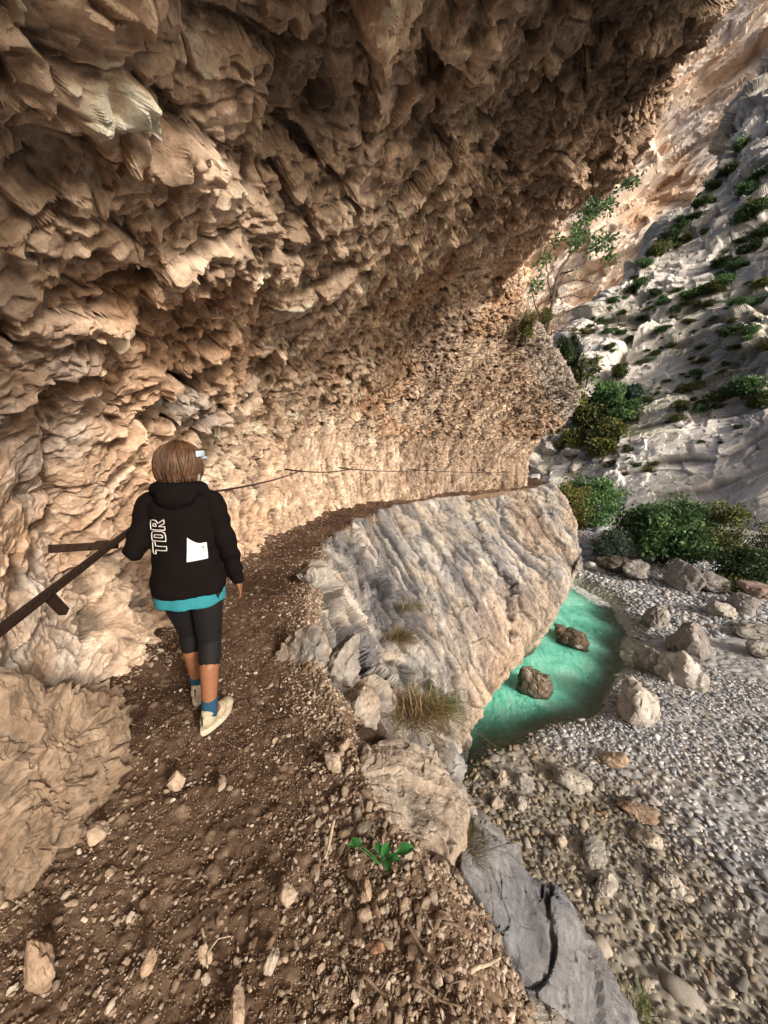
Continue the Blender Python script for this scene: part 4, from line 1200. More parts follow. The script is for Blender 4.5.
# ================================================================ twigs
WOOD = plain_mat('dead_wood', (.17, .12, .085), .9, 60, .4, .4); PWOOD = plain_mat('bleached_wood', (.42, .34, .25), .9, 60, .3, .4)
for (pp_, rr, mt, lab) in [
    ([(405, 925), (418, 945), (438, 972), (452, 978)], .009, WOOD, 'dark crooked twig lying on the stones at bottom centre'),
    ([(442, 925), (466, 932), (490, 942)], .008, WOOD, 'short brown stick lying against the blue grey slab'),
    ([(410, 985), (436, 1000), (462, 1012)], .007, WOOD, 'thin twig lying at the bottom edge below the crooked one'),
    ([(362, 978), (376, 990), (392, 1002)], .008, WOOD, 'short dark stick on the path at the bottom'),
    ([(334, 822), (330, 842), (325, 862)], .011, PWOOD, 'pale bleached stick on the path left of the leaning slab'),
    ([(202, 930), (206, 952), (208, 972)], .006, PWOOD, 'thin pale stick in the middle of the path foreground'),
    ([(470, 975), (484, 968), (500, 962)], .010, PWOOD, 'pale stick end poking from stones by the lowest slab')]:
    q = [G(x, y, .05) for x, y in pp_]
    u = np.linspace(0, len(q) - 1, 14); c = crom(np.array(q), u); c[:, 2] += .004 * np.sin(u * 4) + .012
    mb = MB(); mb.tube(c - c[0], np.linspace(rr, rr * .5, 14) * .75, 7)
    if rr < .0095 and len(pp_) > 2:
        s_ = c[8] - c[0]; mb.tube([s_, s_ + (.03, .02, .03), s_ + (.07, .02, .04)], [rr * .5, rr * .4, rr * .2], 6)
    o = mb.build('twig', mt, None, True); o.location = c[0]; tag(o, lab, 'twig')
# ================================================================ plants
M_LEAF = leaf_mat('leaves', .3); M_BARK = plain_mat('bark', (.10, .08, .06), .9, 40, .4, .5)
M_GRASS = leaf_mat('grass_blades', .3)
PAL = {'green': [(.06, .135, .055), (.10, .195, .075), (.16, .255, .105)], 'olive': [(.07, .09, .03), (.11, .13, .042), (.16, .175, .065)],
       'dark': [(.04, .07, .034), (.06, .10, .045), (.09, .135, .06)], 'yellow': [(.10, .12, .03), (.16, .17, .05), (.22, .21, .08)],
       'bluish': [(.07, .12, .09), (.10, .16, .12), (.15, .21, .16)]}


def leaf_cloud(centres, per, spread, size, pal, r, up=.35):
    """leaf-sized faces round the given points; returns verts, faces, colours"""
    n = len(centres) * per
    c = np.repeat(centres, per, 0)
    d = r.normal(size=(n, 3)); d /= np.linalg.norm(d, axis=1, keepdims=True)
    rad = spread * r.random(n) ** .6
    p = c + d * rad[:, None] * np.array([1, 1, .75])
    ax = d + r.normal(size=(n, 3)) * .7 + np.array([0, 0, up]); ax /= np.linalg.norm(ax, axis=1, keepdims=True)
    sd = np.cross(ax, r.normal(size=(n, 3))); sd /= np.linalg.norm(sd, axis=1, keepdims=True) + 1e-9
    nn = np.cross(ax, sd)
    L = size * r.uniform(.6, 1.3, n)[:, None]; W = L * .32
    q = np.stack([p, p + ax * L * .5 + sd * W + nn * L * .08, p + ax * L, p + ax * L * .5 - sd * W + nn * L * .08], 1).reshape(-1, 3)
    fc = np.arange(n * 4, dtype=np.int32).reshape(-1, 4)
    tonec = r.uniform(.7, 1.3, (len(centres), 1)).repeat(per, 0)
    cl = np.array(pal)[r.choice(3, n, p=[.4, .4, .2])] * r.uniform(.75, 1.25, (n, 1)) * tonec * np.where(r.random((n, 1)) < .04, np.array([2.2, 1.5, .9]), 1.0)
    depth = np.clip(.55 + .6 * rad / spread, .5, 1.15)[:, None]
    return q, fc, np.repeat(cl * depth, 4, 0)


def crown_points(n, radii, r, hollow=.40, lumps=9):
    lp = r.normal(size=(lumps, 3)); lp /= np.linalg.norm(lp, axis=1, keepdims=True); lp[:, 2] = np.abs(lp[:, 2]) * .9
    la = r.uniform(.6, 1.05, lumps)
    d = r.normal(size=(n, 3)); d /= np.linalg.norm(d, axis=1, keepdims=True); d[:, 2] = np.where(d[:, 2] < -.65, -d[:, 2], d[:, 2])
    env = .42 + .58 * np.max(np.clip(d @ lp.T, 0, 1) ** 6 * la, axis=1)
    rad = env * (hollow + (1 - hollow) * r.random(n) ** .5)
    rad = rad * np.where(r.random(n) < .10, r.uniform(1.1, 1.4, n), 1)
    return d * rad[:, None] * np.array(radii)


def shrub(name, loc, radii, pal, seed, ncl, per, spread, size, label, cat='bush', group=None, stems=5, parts=True):
    r = np.random.default_rng(seed)
    cp_ = crown_points(ncl, radii, r) + np.array([0, 0, radii[2] * .62])
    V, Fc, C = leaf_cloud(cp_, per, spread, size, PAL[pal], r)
    if not parts:
        o = np_mesh(name, V, Fc, M_LEAF, C); o.location = loc
        return tag(o, label, cat, group)
    t = empty(name, loc); tag(t, label, cat, group)
    np_mesh('foliage', V, Fc, M_LEAF, C, parent=t)
    for k in range(stems):
        e = cp_[r.integers(ncl)]; mb = MB()
        b = np.array([r.normal() * .08 * radii[0], r.normal() * .08 * radii[1], -.25]); m_ = (b + e) / 2 + r.normal(size=3) * .08 * radii[0]
        c = crom(np.array([b, m_, e]), np.linspace(0, 2, 8)); mb.tube(c, np.linspace(.035, .008, 8) * radii[2], 6)
        for _ in range(3):
            j_ = r.integers(3, 7); e2 = cp_[r.integers(ncl)]; mb.tube([c[j_], c[j_] + (e2 - c[j_]) * .35], [.014 * radii[2], .004 * radii[2]], 5)
        mb.build('stem', M_BARK, t, True)
    return t


def base_bush(x, ybase, w, h, pal, seed, label, ncl=190, per=34, stems=5, dz=0):
    q = G(x, ybase, WZ + .5 + dz)
    dep_ = q[1] * CT + (CZ - q[2]) * ST; sc = dep_ / FOC
    rx = w * sc / 2 * 1.15; rz = h * sc / 1.75
    return shrub('bush', tuple(q), (rx, rx * .9, rz), pal, seed, int(ncl * .55), int(per * 2.1), rx * .20, rx * .075, label, stems=stems)


base_bush(658, 566, 92, 88, 'green', 201, 'large bright green bush on the far bank above the boulders', 300, 36)
base_bush(704, 566, 66, 86, 'olive', 202, 'darker olive bush just right of the large green bush', 210, 30, 7)
base_bush(748, 590, 66, 56, 'dark', 203, 'dark low bush at the right edge above the gravel', 200, 30)
base_bush(768, 575, 40, 60, 'olive', 204, 'olive bush cut off by the right edge behind the dark low bush', 120, 30)
base_bush(610, 566, 44, 52, 'bluish', 205, 'bluish grey green bush left of the large green bush', 150, 34)
base_bush(588, 535, 66, 76, 'green', 206, 'tall green bush behind the bluish bush by the buttress', 230, 34)
base_bush(566, 545, 50, 84, 'yellow', 207, 'yellow green bush beside the edge of the buttress', 190, 34)
base_bush(575, 505, 60, 60, 'yellow', 208, 'yellowish bush farther up the valley behind the green one', 170, 30)
base_bush(735, 566, 50, 26, 'olive', 215, 'low olive scrub at the slope foot left of the dark bush', 120, 30)
base_bush(722, 590, 60, 18, 'olive', 216, 'flat olive scrub spreading above the grey boulders', 120, 26)

# shrubs clinging to the slope
spx, spy = proj(SL_V); dep_all = SL_V[..., 1] * CT + (CZ - SL_V[..., 2]) * ST


def on_slope(x, y):
    d = (spx - x) ** 2 + (spy - y) ** 2
    i = np.argsort(d.ravel())[:8]; i = i[np.argmin(dep_all.ravel()[i])]
    return SL_V.reshape(-1, 3)[i], float(dep_all.ravel()[i])


# gully trees
gr_ = 'trees in the gully up the valley'
for k, (x, y, w, h, t, pal) in enumerate([(585, 372, 34, 44, 85, 'olive'), (604, 398, 40, 44, 74, 'green'), (624, 412, 34, 36, 66, 'green'), (588, 418, 40, 42, 70, 'olive'), (608, 432, 38, 34, 64, 'olive'),
                                          (572, 404, 34, 44, 76, 'yellow'), (632, 396, 26, 28, 72, 'bluish'), (598, 448, 36, 30, 60, 'yellow'), (566, 360, 28, 40, 90, 'dark'), (575, 440, 36, 26, 66, 'yellow'), (548, 428, 30, 22, 66, 'yellow'), (530, 440, 20, 16, 66, 'olive'),
                                          (578, 340, 22, 34, 95, 'olive'), (618, 372, 20, 24, 84, 'olive')]):
    q, t = on_slope(x, y + h * .4); sc = t / FOC
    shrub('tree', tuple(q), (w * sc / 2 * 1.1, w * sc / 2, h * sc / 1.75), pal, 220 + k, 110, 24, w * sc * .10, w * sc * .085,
          {'olive': 'olive green leafy tree in the gully beyond the nose of rock', 'green': 'fresh green tree standing in the gully left of the rock slope', 'yellow': 'yellow green tree in the gully above the pale scree', 'dark': 'dark evergreen tree in the gully close behind the nose of rock', 'bluish': 'bluish green tree at the right side of the gully'}[pal], 'tree', gr_, stems=2)

k = 0
for (x, y, w) in [(531, 462, 20), (548, 452, 18), (562, 462, 20), (541, 470, 16), (556, 442, 16), (570, 452, 16), (524, 470, 14), (574, 468, 14)]:
    q, t = on_slope(x, y); sc = t / FOC * .62; q = q + np.array([0, 0, w * sc * .2])
    place_rock('scree_boulder', boulder_mesh((w * sc, w * sc * .9, w * sc * .7), 140 + k, 4, 9, 12, .06, .1, 1.4), tuple(q), k, PALE, (.5, .48, .45), GREY, 150 + k, M_STONE, 'pale scree boulder heaped up the valley beyond the end of the path', 'boulder', 'scree boulders up the valley'); k += 1

protos = {}
for pal in ('green', 'dark', 'olive'):
    for v in range(3):
        r = np.random.default_rng(400 + v + 10 * len(protos))
        c = crown_points(60, (1, 1, .8), r, .3, 4); V, Fc, C = leaf_cloud(c, 30, .24, .13, PAL[pal], r)
        me_o = np_mesh('slope_shrub', V + np.array([0, 0, .35]), Fc, M_LEAF, C); protos[(pal, v)] = me_o.data
        bpy.data.objects.remove(me_o)
LAB = {'green': 'mid green shrub rooted on a ledge of the pale rock slope', 'dark': 'dark green shrub clinging to the pale rock slope', 'olive': 'olive brown shrub tuft on the pale rock slope'}
spots = [(590, 330, 14), (600, 318, 16), (612, 300, 14), (628, 290, 16), (640, 282, 18), (655, 250, 22), (665, 238, 24), (680, 225, 18), (700, 200, 22), (712, 185, 20), (728, 168, 20), (740, 145, 18), (655, 292, 14),
         (662, 300, 16), (690, 292, 26), (705, 284, 30), (720, 277, 30), (735, 262, 28), (748, 245, 28), (742, 215, 30), (757, 205, 26), (760, 230, 26), (672, 310, 16), (735, 300, 20), (730, 330, 24), (735, 346, 20),
         (700, 345, 14), (703, 357, 18), (695, 372, 16), (690, 386, 20), (680, 402, 22), (715, 397, 22), (700, 408, 20), (675, 416, 18), (745, 385, 38), (760, 398, 26), (730, 390, 22), (640, 360, 12), (660, 330, 14), (670, 345, 12),
         (630, 340, 14), (610, 345, 14), (620, 330, 14), (655, 352, 14), (757, 300, 18), (762, 280, 24), (750, 330, 18), (650, 468, 14), (636, 465, 12), (655, 462, 10), (684, 238, 18), (672, 262, 16), (646, 262, 16), (692, 214, 18), (716, 262, 18), (708, 300, 18),
         (676, 288, 14), (622, 312, 12), (606, 330, 12), (638, 318, 12), (690, 320, 12), (712, 318, 14), (666, 380, 12), (648, 398, 14), (720, 372, 12), (764, 345, 18), (764, 170, 20), (752, 178, 22), (745, 190, 22), (628, 448, 12), (612, 460, 14), (700, 440, 8), (738, 425, 10)]
rr_ = np.random.default_rng(77)
for (x, y, w) in list(spots):                       # smaller growth scattered round the larger shrubs
    for _ in range(2):
        q_ = rr_.normal(size=2); spots.append((x + 11 * q_[0] - 5 * q_[1], y + 9 * q_[1] - 8 * q_[0], w * rr_.uniform(.3, .75)))
spots = [(x, y, w) for (x, y, w) in spots if x < 766 and y < 480 and y > 352 - (x - 560) * 1.25]
for k, (x, y, w) in enumerate(spots):
    q, d = on_slope(x, y + w * .3)
    pal = 'olive' if (x < 725 and y > 340 and k % 2) or k % 5 == 0 else ('dark' if k % 3 == 0 else 'green')
    o = bpy.data.objects.new('slope_shrub', protos[(pal, k % 3)]); COL.objects.link(o)
    s = w * d / FOC * .62
    o.location = tuple(q); o.rotation_euler = (0, 0, rr_.uniform(0, 6.28)); o.scale = (s * rr_.uniform(.9, 1.25), s, s * rr_.uniform(.45, 1.0))
    tag(o, LAB[pal], 'shrub', 'shrubs on the rock slope')

# tree rooted on the nose of rock at the end of the path
tr_ = empty('cliff_tree', tuple(P(546, 338, 15.6))); tag(tr_, 'thin half bare tree leaning out from the rock nose under the overhang', 'tree')
L0 = np.array(tr_.location)
def tp(x, y, t=15.6): return P(x, y, t) - L0
r = np.random.default_rng(9)
limbs = [[(546, 338), (552, 305), (558, 275), (576, 246), (590, 215), (606, 196), (636, 180)], [(552, 305), (548, 278), (545, 250), (556, 236)], [(558, 275), (575, 268), (590, 252), (606, 242)], [(576, 246), (592, 236), (604, 226)],
         [(548, 320), (566, 312), (588, 306), (600, 310)], [(550, 300), (570, 296), (592, 298)], [(552, 290), (574, 280), (596, 284)], [(546, 330), (534, 300), (530, 276)], [(590, 215), (578, 205), (570, 212)], [(546, 338), (560, 330), (585, 335), (598, 330)], [(606, 196), (612, 186), (622, 176)]]
ends = []
mbt = MB()
for k, l in enumerate(limbs):
    c = crom(np.array([tp(x, y, 15.6 + .3 * math.sin(3 * i + k)) for i, (x, y) in enumerate(l)]), np.linspace(0, len(l) - 1, 6 * len(l)))
    c += r.normal(size=c.shape) * .02
    mb = mbt if k == 0 else MB()
    mb.tube(c, np.linspace(.075 if k == 0 else .035, .010, len(c)), 7)
    for j_ in range(4, len(c), 2):
        for _ in range(2):
            d = r.normal(size=3); d /= np.linalg.norm(d); d += (c[min(j_ + 1, len(c) - 1)] - c[j_ - 1]) * 2.0
            e = c[j_] + d * r.uniform(.18, .5); m_ = (c[j_] + e) / 2 + r.normal(size=3) * .05
            mb.tube([c[j_], m_, e], [.010, .007, .003], 5); ends.append((k, e))
    mb.build('trunk' if k == 0 else 'branch', M_BARK, tr_, True)
lc = [tp(x, y, 15.6 + r.normal() * .4) + r.normal(size=3) * .12 for (x, y, nn) in [(600, 196, 7), (612, 204, 4), (586, 214, 8), (580, 232, 7), (594, 206, 6), (632, 180, 5), (622, 186, 3), (574, 245, 5), (604, 240, 5), (596, 246, 4), (555, 236, 4), (608, 256, 3), (545, 256, 4), (536, 282, 3)] for _ in range(nn)]
V, Fc, C = leaf_cloud(np.array(lc), 26, .30, .15, PAL['green'], r); np_mesh('foliage', V, Fc, M_LEAF, C, parent=tr_)
for (x, y, w, h, t, pal, lab) in [(562, 352, 22, 40, 17.4, 'dark', 'dark ivy like bush hanging behind the rock nose'), (526, 330, 16, 34, 13.6, 'yellow', 'yellow green tuft growing on the lip of the overhang'), (545, 318, 14, 26, 15.3, 'olive', 'olive tuft at the foot of the half bare tree')]:
    q = P(x, y + h * .4, t); sc = t / FOC
    shrub('bush', tuple(q), (w * sc / 2, w * sc / 2, h * sc / 1.8), pal, int(x), 90, 22, w * sc * .16, w * sc * .12, lab, stems=2)


# grass tufts
def tuft(name, loc, n, L, lean, cols, seed, label, cat='grass tuft', wid=.004, spread=.06):
    r = np.random.default_rng(seed); V, Fc, C = [], [], []
    for i in range(n):
        b = np.array([r.normal() * spread, r.normal() * spread, -.02]); ln = L * r.uniform(.5, 1.15)
        d = np.array(lean) + r.normal(size=3) * np.array([.38, .38, .25]); d[2] = abs(d[2]) + .15 if lean[2] >= 0 else d[2]; d /= np.linalg.norm(d)
        sd = np.cross(d, [0, 0, 1.0]); sd = sd / (np.linalg.norm(sd) + 1e-6) * wid
        o = len(V)
        for s_ in np.linspace(0, 1, 6):
            p = b + d * ln * s_ + np.array([lean[0] * .3, lean[1] * .3, -.62]) * ln * s_ ** 2 * .6
            V += [p - sd * (1 - s_ * .9), p + sd * (1 - s_ * .9)]
        c = np.array(cols[r.integers(len(cols))]) * r.uniform(.7, 1.25); C += [c] * 12
        Fc += [[o + 2 * j, o + 2 * j + 1, o + 2 * j + 3, o + 2 * j + 2] for j in range(5)]
    o = np_mesh(name, np.array(V), np.array(Fc), M_GRASS, np.array(C)); o.location = loc
    return tag(o, label, cat)


def on_butt(x, y):
    bx, by = proj(Vb); d = (bx - x) ** 2 + (by - y) ** 2; dp = Vb[..., 1] * CT + (CZ - Vb[..., 2]) * ST
    d = np.where(dp < 1.2, 1e9, d)
    i = np.argsort(d.ravel())[:40]; i = i[np.argmin(dp.ravel()[i])]
    return Vb.reshape(-1, 3)[i]


GR = [(.10, .14, .04), (.16, .19, .06), (.22, .23, .09)]; DRY = [(.36, .26, .13), (.28, .19, .09), (.44, .34, .2)]
out_ = np.array([.10, -.12, 0])
tuft('grass_tuft', tuple(on_butt(404, 702) + out_), 320, .55, (.25, -.3, .35), DRY, 1, 'dry tan grass tuft low on the rock face above the leaning slab', spread=.10, wid=.006)
tuft('grass_tuft', tuple(on_butt(428, 700) + out_), 420, .62, (.5, -.2, .4), GR, 2, 'green grass tuft beside the dry one low on the rock face', spread=.13, wid=.006)
tuft('grass_tuft', tuple(on_butt(392, 635) + out_), 260, .55, (.5, -.25, .35), DRY, 3, 'dry tan grass tuft higher up on the rock face', spread=.08, wid=.006)
tuft('grass_tuft', tuple(on_butt(402, 605) + out_), 160, .45, (.4, -.25, .4), GR + DRY, 4, 'thin greenish grass on the rock face above the dry tufts', spread=.14, wid=.005)
tuft('grass_tuft', tuple(P(458, 852, 1.92)), 210, .26, (.45, .05, .55), [(.10, .10, .04), (.17, .15, .07), (.22, .17, .09)], 5, 'olive grass tuft growing between the two slabs at the path edge', spread=.03, wid=.0018)
tuft('grass_tuft', tuple(P(640, 1010, 2.6)), 120, .22, (.0, .0, 1), GR, 6, 'small green weed on the blue grey slab at the bottom right', spread=.05, wid=.003)
tuft('grass_tuft', tuple(P(528, 322, 13.3)), 200, .9, (.4, -.2, .6), GR + DRY, 7, 'wispy grass hanging from the lip of the far overhang', spread=.2, wid=.012)
# broad leaved plant
pl_ = empty('leafy_plant', tuple(G(384, 858, .05))); tag(pl_, 'small plant with a few broad green leaves below the leaning slab', 'plant')
r = np.random.default_rng(4)
PLM = plain_mat('broad_leaf', (.03, .13, .035), .4, 40, .3, .1)
for (x, y, L, az) in [(405, 850, .062, 10), (386, 850, .05, 60), (387, 864, .055, -80), (356, 842, .042, 150), (378, 848, .04, 110), (394, 858, .04, -30), (352, 846, .035, 190)]:
    q = G(x, y, .10) - np.array(pl_.location); a = R(az)
    ax = np.array([math.cos(a), math.sin(a), .15]); sd = np.array([-math.sin(a), math.cos(a), .1]); up = np.array([0, 0, 1.])
    V = []; Fc = []
    for i, s_ in enumerate(np.linspace(-.5, .5, 9)):
        w_ = .40 * math.cos(s_ * 3.0) ** .8 * (1 - .3 * s_)
        for w2 in (-1, -.5, 0, .5, 1): V.append(q + ax * L * s_ * 1.1 + sd * L * w_ * w2 * .9 + up * (abs(w2) * .12 - s_ * s_ * .5) * L)
    for i in range(8):
        for j in range(4): Fc.append([i * 5 + j, i * 5 + j + 1, (i + 1) * 5 + j + 1, (i + 1) * 5 + j])
    mb = MB(); mb.add(V, Fc); lo = mb.build('leaf', PLM, pl_, True)
    mb = MB(); mb.tube([np.array([0, 0, -.05]), q * .5 + (0, 0, -.01), q - ax * L * .5], [.003, .0025, .002], 5); mb.build('stem', PLM, pl_, True)
# ================================================================ the walker
from mathutils.bvhtree import BVHTree
person = empty('person', (-1.10, 2.08, .025), R(14)); tag(person, 'woman in a black hooded jacket and capri leggings walking away along the path', 'person')


def ball(mb, c, r):
    V, Fc = ico(2); mb.add(V * np.array(r) + np.array(c), Fc.tolist())


def limb(mb, pts, rad, seg=14, n=6):
    pts = np.array(pts, float); u = np.linspace(0, len(pts) - 1, n * (len(pts) - 1) + 1)
    # straight bones, radius interpolated smoothly
    c = np.stack([np.interp(u, np.arange(len(pts)), pts[:, k]) for k in range(3)], 1)
    r = np.interp(u, np.arange(len(pts)), rad)
    mb.tube(c, r, seg)
    for p_, r_ in zip(pts, rad): ball(mb, p_, (r_, r_, r_))


def loft(mb, rings, seg=28, cap=True):
    """rings: (cx, cy, z, rx, ry, tilt_y)"""
    V = []; Fq = []
    for (cx, cy, z, rx, ry, *t) in rings:
        tl = t[0] if t else 0.0
        for s in range(seg):
            a = 2 * math.pi * s / seg
            V.append((cx + rx * math.cos(a), cy + ry * math.sin(a), z + tl * math.sin(a)))
    k = len(rings)
    for i in range(k - 1):
        for s in range(seg):
            s2 = (s + 1) % seg; Fq.append([i * seg + s, i * seg + s2, (i + 1) * seg + s2, (i + 1) * seg + s])
    if cap:
        Fq.append(list(range(seg))[::-1]); Fq.append([(k - 1) * seg + s for s in range(seg)])
    mb.add(V, Fq)


def fuse(mb, name, mat, voxel, smooth=4, disp=None, parent=None, cut=None):
    """melt the pieces into one continuous surface"""
    o = mb.build('tmp', mat)
    rm = o.modifiers.new('r', 'REMESH'); rm.mode = 'VOXEL'; rm.voxel_size = voxel
    sm = o.modifiers.new('s', 'SMOOTH'); sm.iterations = smooth; sm.factor = .5
    dg = bpy.context.evaluated_depsgraph_get()
    me = bpy.data.meshes.new_from_object(o.evaluated_get(dg))
    bpy.data.objects.remove(o)
    if disp or cut:
        V = np.array([v.co[:] for v in me.vertices]); Nn = np.array([v.normal[:] for v in me.vertices])
        if disp: V = V + Nn * disp(V)[:, None]
        me.vertices.foreach_set('co', V.astype(f32).ravel()); me.update()
        if cut is not None:
            bm = bmesh.new(); bm.from_mesh(me); bm.verts.ensure_lookup_table()
            bmesh.ops.delete(bm, geom=[v for v in bm.verts if cut(v.co)], context='VERTS'); bm.to_mesh(me); bm.free()
    me.materials.clear(); me.materials.append(mat)
    me.polygons.foreach_set('use_smooth', np.full(len(me.polygons), True)); me.name = name
    q = bpy.data.objects.new(name, me); COL.objects.link(q); q.parent = parent
    return q


SKIN = plain_mat('skin', (.24, .105, .055), .55, 50, .12, .05, 0, .35)
CLOTH = plain_mat('black_fleece', (.0065, .005, .005), .95, 220, .35, .25, 0, .08, 0)
TIGHT = plain_mat('black_leggings', (.008, .007, .008), .75, 260, .3, .15, 0, .25)
TEAL = plain_mat('turquoise_shirt', (.025, .21, .26), .85, 120, .12, .2)
HAIRM = plain_mat('hair', (.19, .075, .026), .5, 30, .3, .1, 0, .4, attr=True)
SOCK = plain_mat('blue_sock', (.015, .055, .11), .9, 200, .3, .2)
SHOE = plain_mat('beige_shoe', (.40, .34, .25), .8, 90, .25, .2); SOLE = plain_mat('shoe_sole', (.52, .46, .36), .8, 60, .2, .1); DARKSH = plain_mat('dark_trim', (.02, .018, .016), .8, 60, .2, .1)
WHITE = plain_mat('white_patch', (.80, .80, .80), .6, 60, .05, .05); PRINT = plain_mat('print', (.62, .60, .58), .7, 90, .1, .0)
BAND = plain_mat('headband', (.45, .56, .68), .7, 70, .15, .1)

hipR, hipL = (.088, -.01, .86), (-.088, .01, .86)
kneeR, kneeL = (.085, .01, .475), (-.055, .145, .485)
ankR, ankL = (.075, -.095, .095), (-.045, .195, .105)
shR, shL = (.158, -.015, 1.295), (-.158, .0, 1.295)
elR, elL = (.222, -.03, 1.045), (-.240, -.045, 1.045)
wrR, wrL = (.252, .03, .835), (-.268, .165, 1.035)
yaw = R(-46)
H0 = np.array([.0, .035, 1.50])
RZ = np.array(Matrix.Rotation(yaw, 3, 'Z'))
def hp(x, y, z): return tuple(H0 + RZ @ np.array([x, y, z]))

mb = MB()
loft(mb, [(0, 0, .80, .135, .095), (0, 0, .90, .165, .115), (0, 0, 1.02, .138, .10), (0, 0, 1.14, .142, .10), (0, 0, 1.25, .155, .105), (0, 0, 1.33, .13, .085), (0, .0, 1.375, .06, .055)])
limb(mb, [(0, .0, 1.34), (0, .02, 1.43)], [.058, .052])
for hp_, kn, an in ((hipR, kneeR, ankR), (hipL, kneeL, ankL)):
    limb(mb, [hp_, kn, tuple(np.array(kn) * .62 + np.array(an) * .38 + (0, -.022, 0)), an], [.082, .054, .053, .036])
for s, e, w_ in ((shR, elR, wrR), (shL, elL, wrL)):
    limb(mb, [s, e, w_], [.052, .038, .026])
# feet inside the shoes
for an, fy in ((ankR, R(-24)), (ankL, R(-6))):
    d = np.array([math.sin(-fy), math.cos(fy), 0]); limb(mb, [an, tuple(np.array(an) + d * .07 + (0, 0, -.045)), tuple(np.array(an) + d * .15 + (0, 0, -.06))], [.036, .034, .024])
# head with jaw, nose, ears
ball(mb, hp(0, .0, .015), (.076, .094, .104)); ball(mb, hp(0, .035, -.055), (.052, .055, .055)); ball(mb, hp(0, .095, -.012), (.012, .018, .020)); ball(mb, hp(0, .082, -.055), (.024, .014, .009))
for sx in (-1, 1): ball(mb, hp(sx * .077, -.005, -.012), (.012, .020, .030))
# hands: palm, four fingers, thumb
def hand(w_, e_, side, grip):
    w_ = np.array(w_); ax = w_ - np.array(e_); ax /= np.linalg.norm(ax)
    ac = np.array([0, 1.0, 0]) if not grip else np.array([1.0 * side, 0, .15]); ac -= ax * ac.dot(ax); ac /= np.linalg.norm(ac)
    nn = np.cross(ax, ac) * side
    if grip: nn = np.array([0, 0, -1.0]); ac = np.cross(nn, ax)
    pm = w_ + ax * .045
    V, Fc = ico(2); M = np.stack([ax * .052, ac * .040, nn * .017], 1); mb.add(V @ M.T + pm, Fc.tolist())
    for i, (off, L) in enumerate([(.027, .070), (.010, .079), (-.008, .073), (-.025, .058)]):
        b = w_ + ax * .082 + ac * off; cu = 1.1 if grip else .45
        p1 = b + (ax * math.cos(cu * .4) + nn * math.sin(cu * .4)) * L * .45; p2 = p1 + (ax * math.cos(cu) + nn * math.sin(cu)) * L * .32; p3 = p2 + (ax * math.cos(cu * 1.6) + nn * math.sin(cu * 1.6)) * L * .25
        mb.tube([w_ + ax * .05 + ac * off * .8, b, p1, p2, p3], [.009, .0092, .0085, .0078, .006], 8)
    b = w_ + ax * .025 + ac * .030; mb.tube([w_ + ax * .01 + ac * .018, b, b + (ax * .6 + ac * .7 + nn * .3) * .035, b + (ax * .8 + ac * .5 + nn * .5) * .062], [.013, .012, .0105, .008], 8)
hand(wrR, elR, -1, False); hand(wrL, elL, 1, True)
body = fuse(mb, 'body', SKIN, .0052, 3, None, person)
for sx in (-1, 1):
    m2 = MB(); ball(m2, hp(sx * .032, .082, .018), (.011, .008, .008)); m2.build('eye', WHITE, person, True)

# jacket
mb = MB()
loft(mb, [(.0, .0, .795, .194, .136, .012), (.0, .0, .815, .200, .140, .01), (.0, -.005, .90, .184, .136), (0, -.005, 1.0, .170, .126), (0, -.005, 1.12, .172, .126), (0, -.005, 1.22, .178, .124), (0, -.003, 1.29, .172, .116), (0, 0, 1.345, .120, .09), (0, .0, 1.385, .085, .075)], 36)
for s, e, w_ in ((shR, elR, wrR), (shL, elL, wrL)):
    limb(mb, [s, e, w_], [.064, .055, .043])
# hood lying on the shoulders
for a in np.linspace(-2.6, -.55, 9):
    ball(mb, (.105 * math.cos(a), .02 + .115 * math.sin(a), 1.375 + .012 * math.sin(a)), (.058, .050, .048))
ball(mb, (0, -.115, 1.335), (.10, .045, .065))
def folds(V):
    z = V[:, 2]
    return .012 * fbm3(V * np.array([6, 6, 10.]), 501, 3) + .004 * np.sin(z * 60 + 5 * noise3(V * 5, 502)) * sstep(.10, .22, np.abs(V[:, 0]).astype(f32))
jacket = fuse(mb, 'jacket', CLOTH, .008, 4, folds, person)
mb = MB()
loft(mb, [(0, 0, .728, .182, .126, .014), (0, 0, .74, .186, .129, .012), (0, 0, .78, .186, .130), (0, 0, .84, .165, .12)], 36)
fuse(mb, 'shirt', TEAL, .007, 2, lambda V: .0035 * np.sin(np.arctan2(V[:, 1], V[:, 0]) * 7 + 3 * noise3(V * 6, 504)), person)
# capri leggings
mb = MB()
loft(mb, [(0, 0, .76, .145, .115), (0, 0, .84, .172, .125), (0, 0, .92, .165, .115)], 28)
for hp_, kn, an in ((hipR, kneeR, ankR), (hipL, kneeL, ankL)):
    kn = np.array(kn); an = np.array(an); hem = kn + (an - kn) * .28 + (0, -.012, 0)
    limb(mb, [hp_, tuple((np.array(hp_) + kn) / 2 + (0, -.005, 0)), tuple(kn), tuple(hem)], [.100, .083, .064, .062])
fuse(mb, 'leggings', TIGHT, .008, 3, lambda V: .003 * fbm3(V * 14, 505, 3), person)

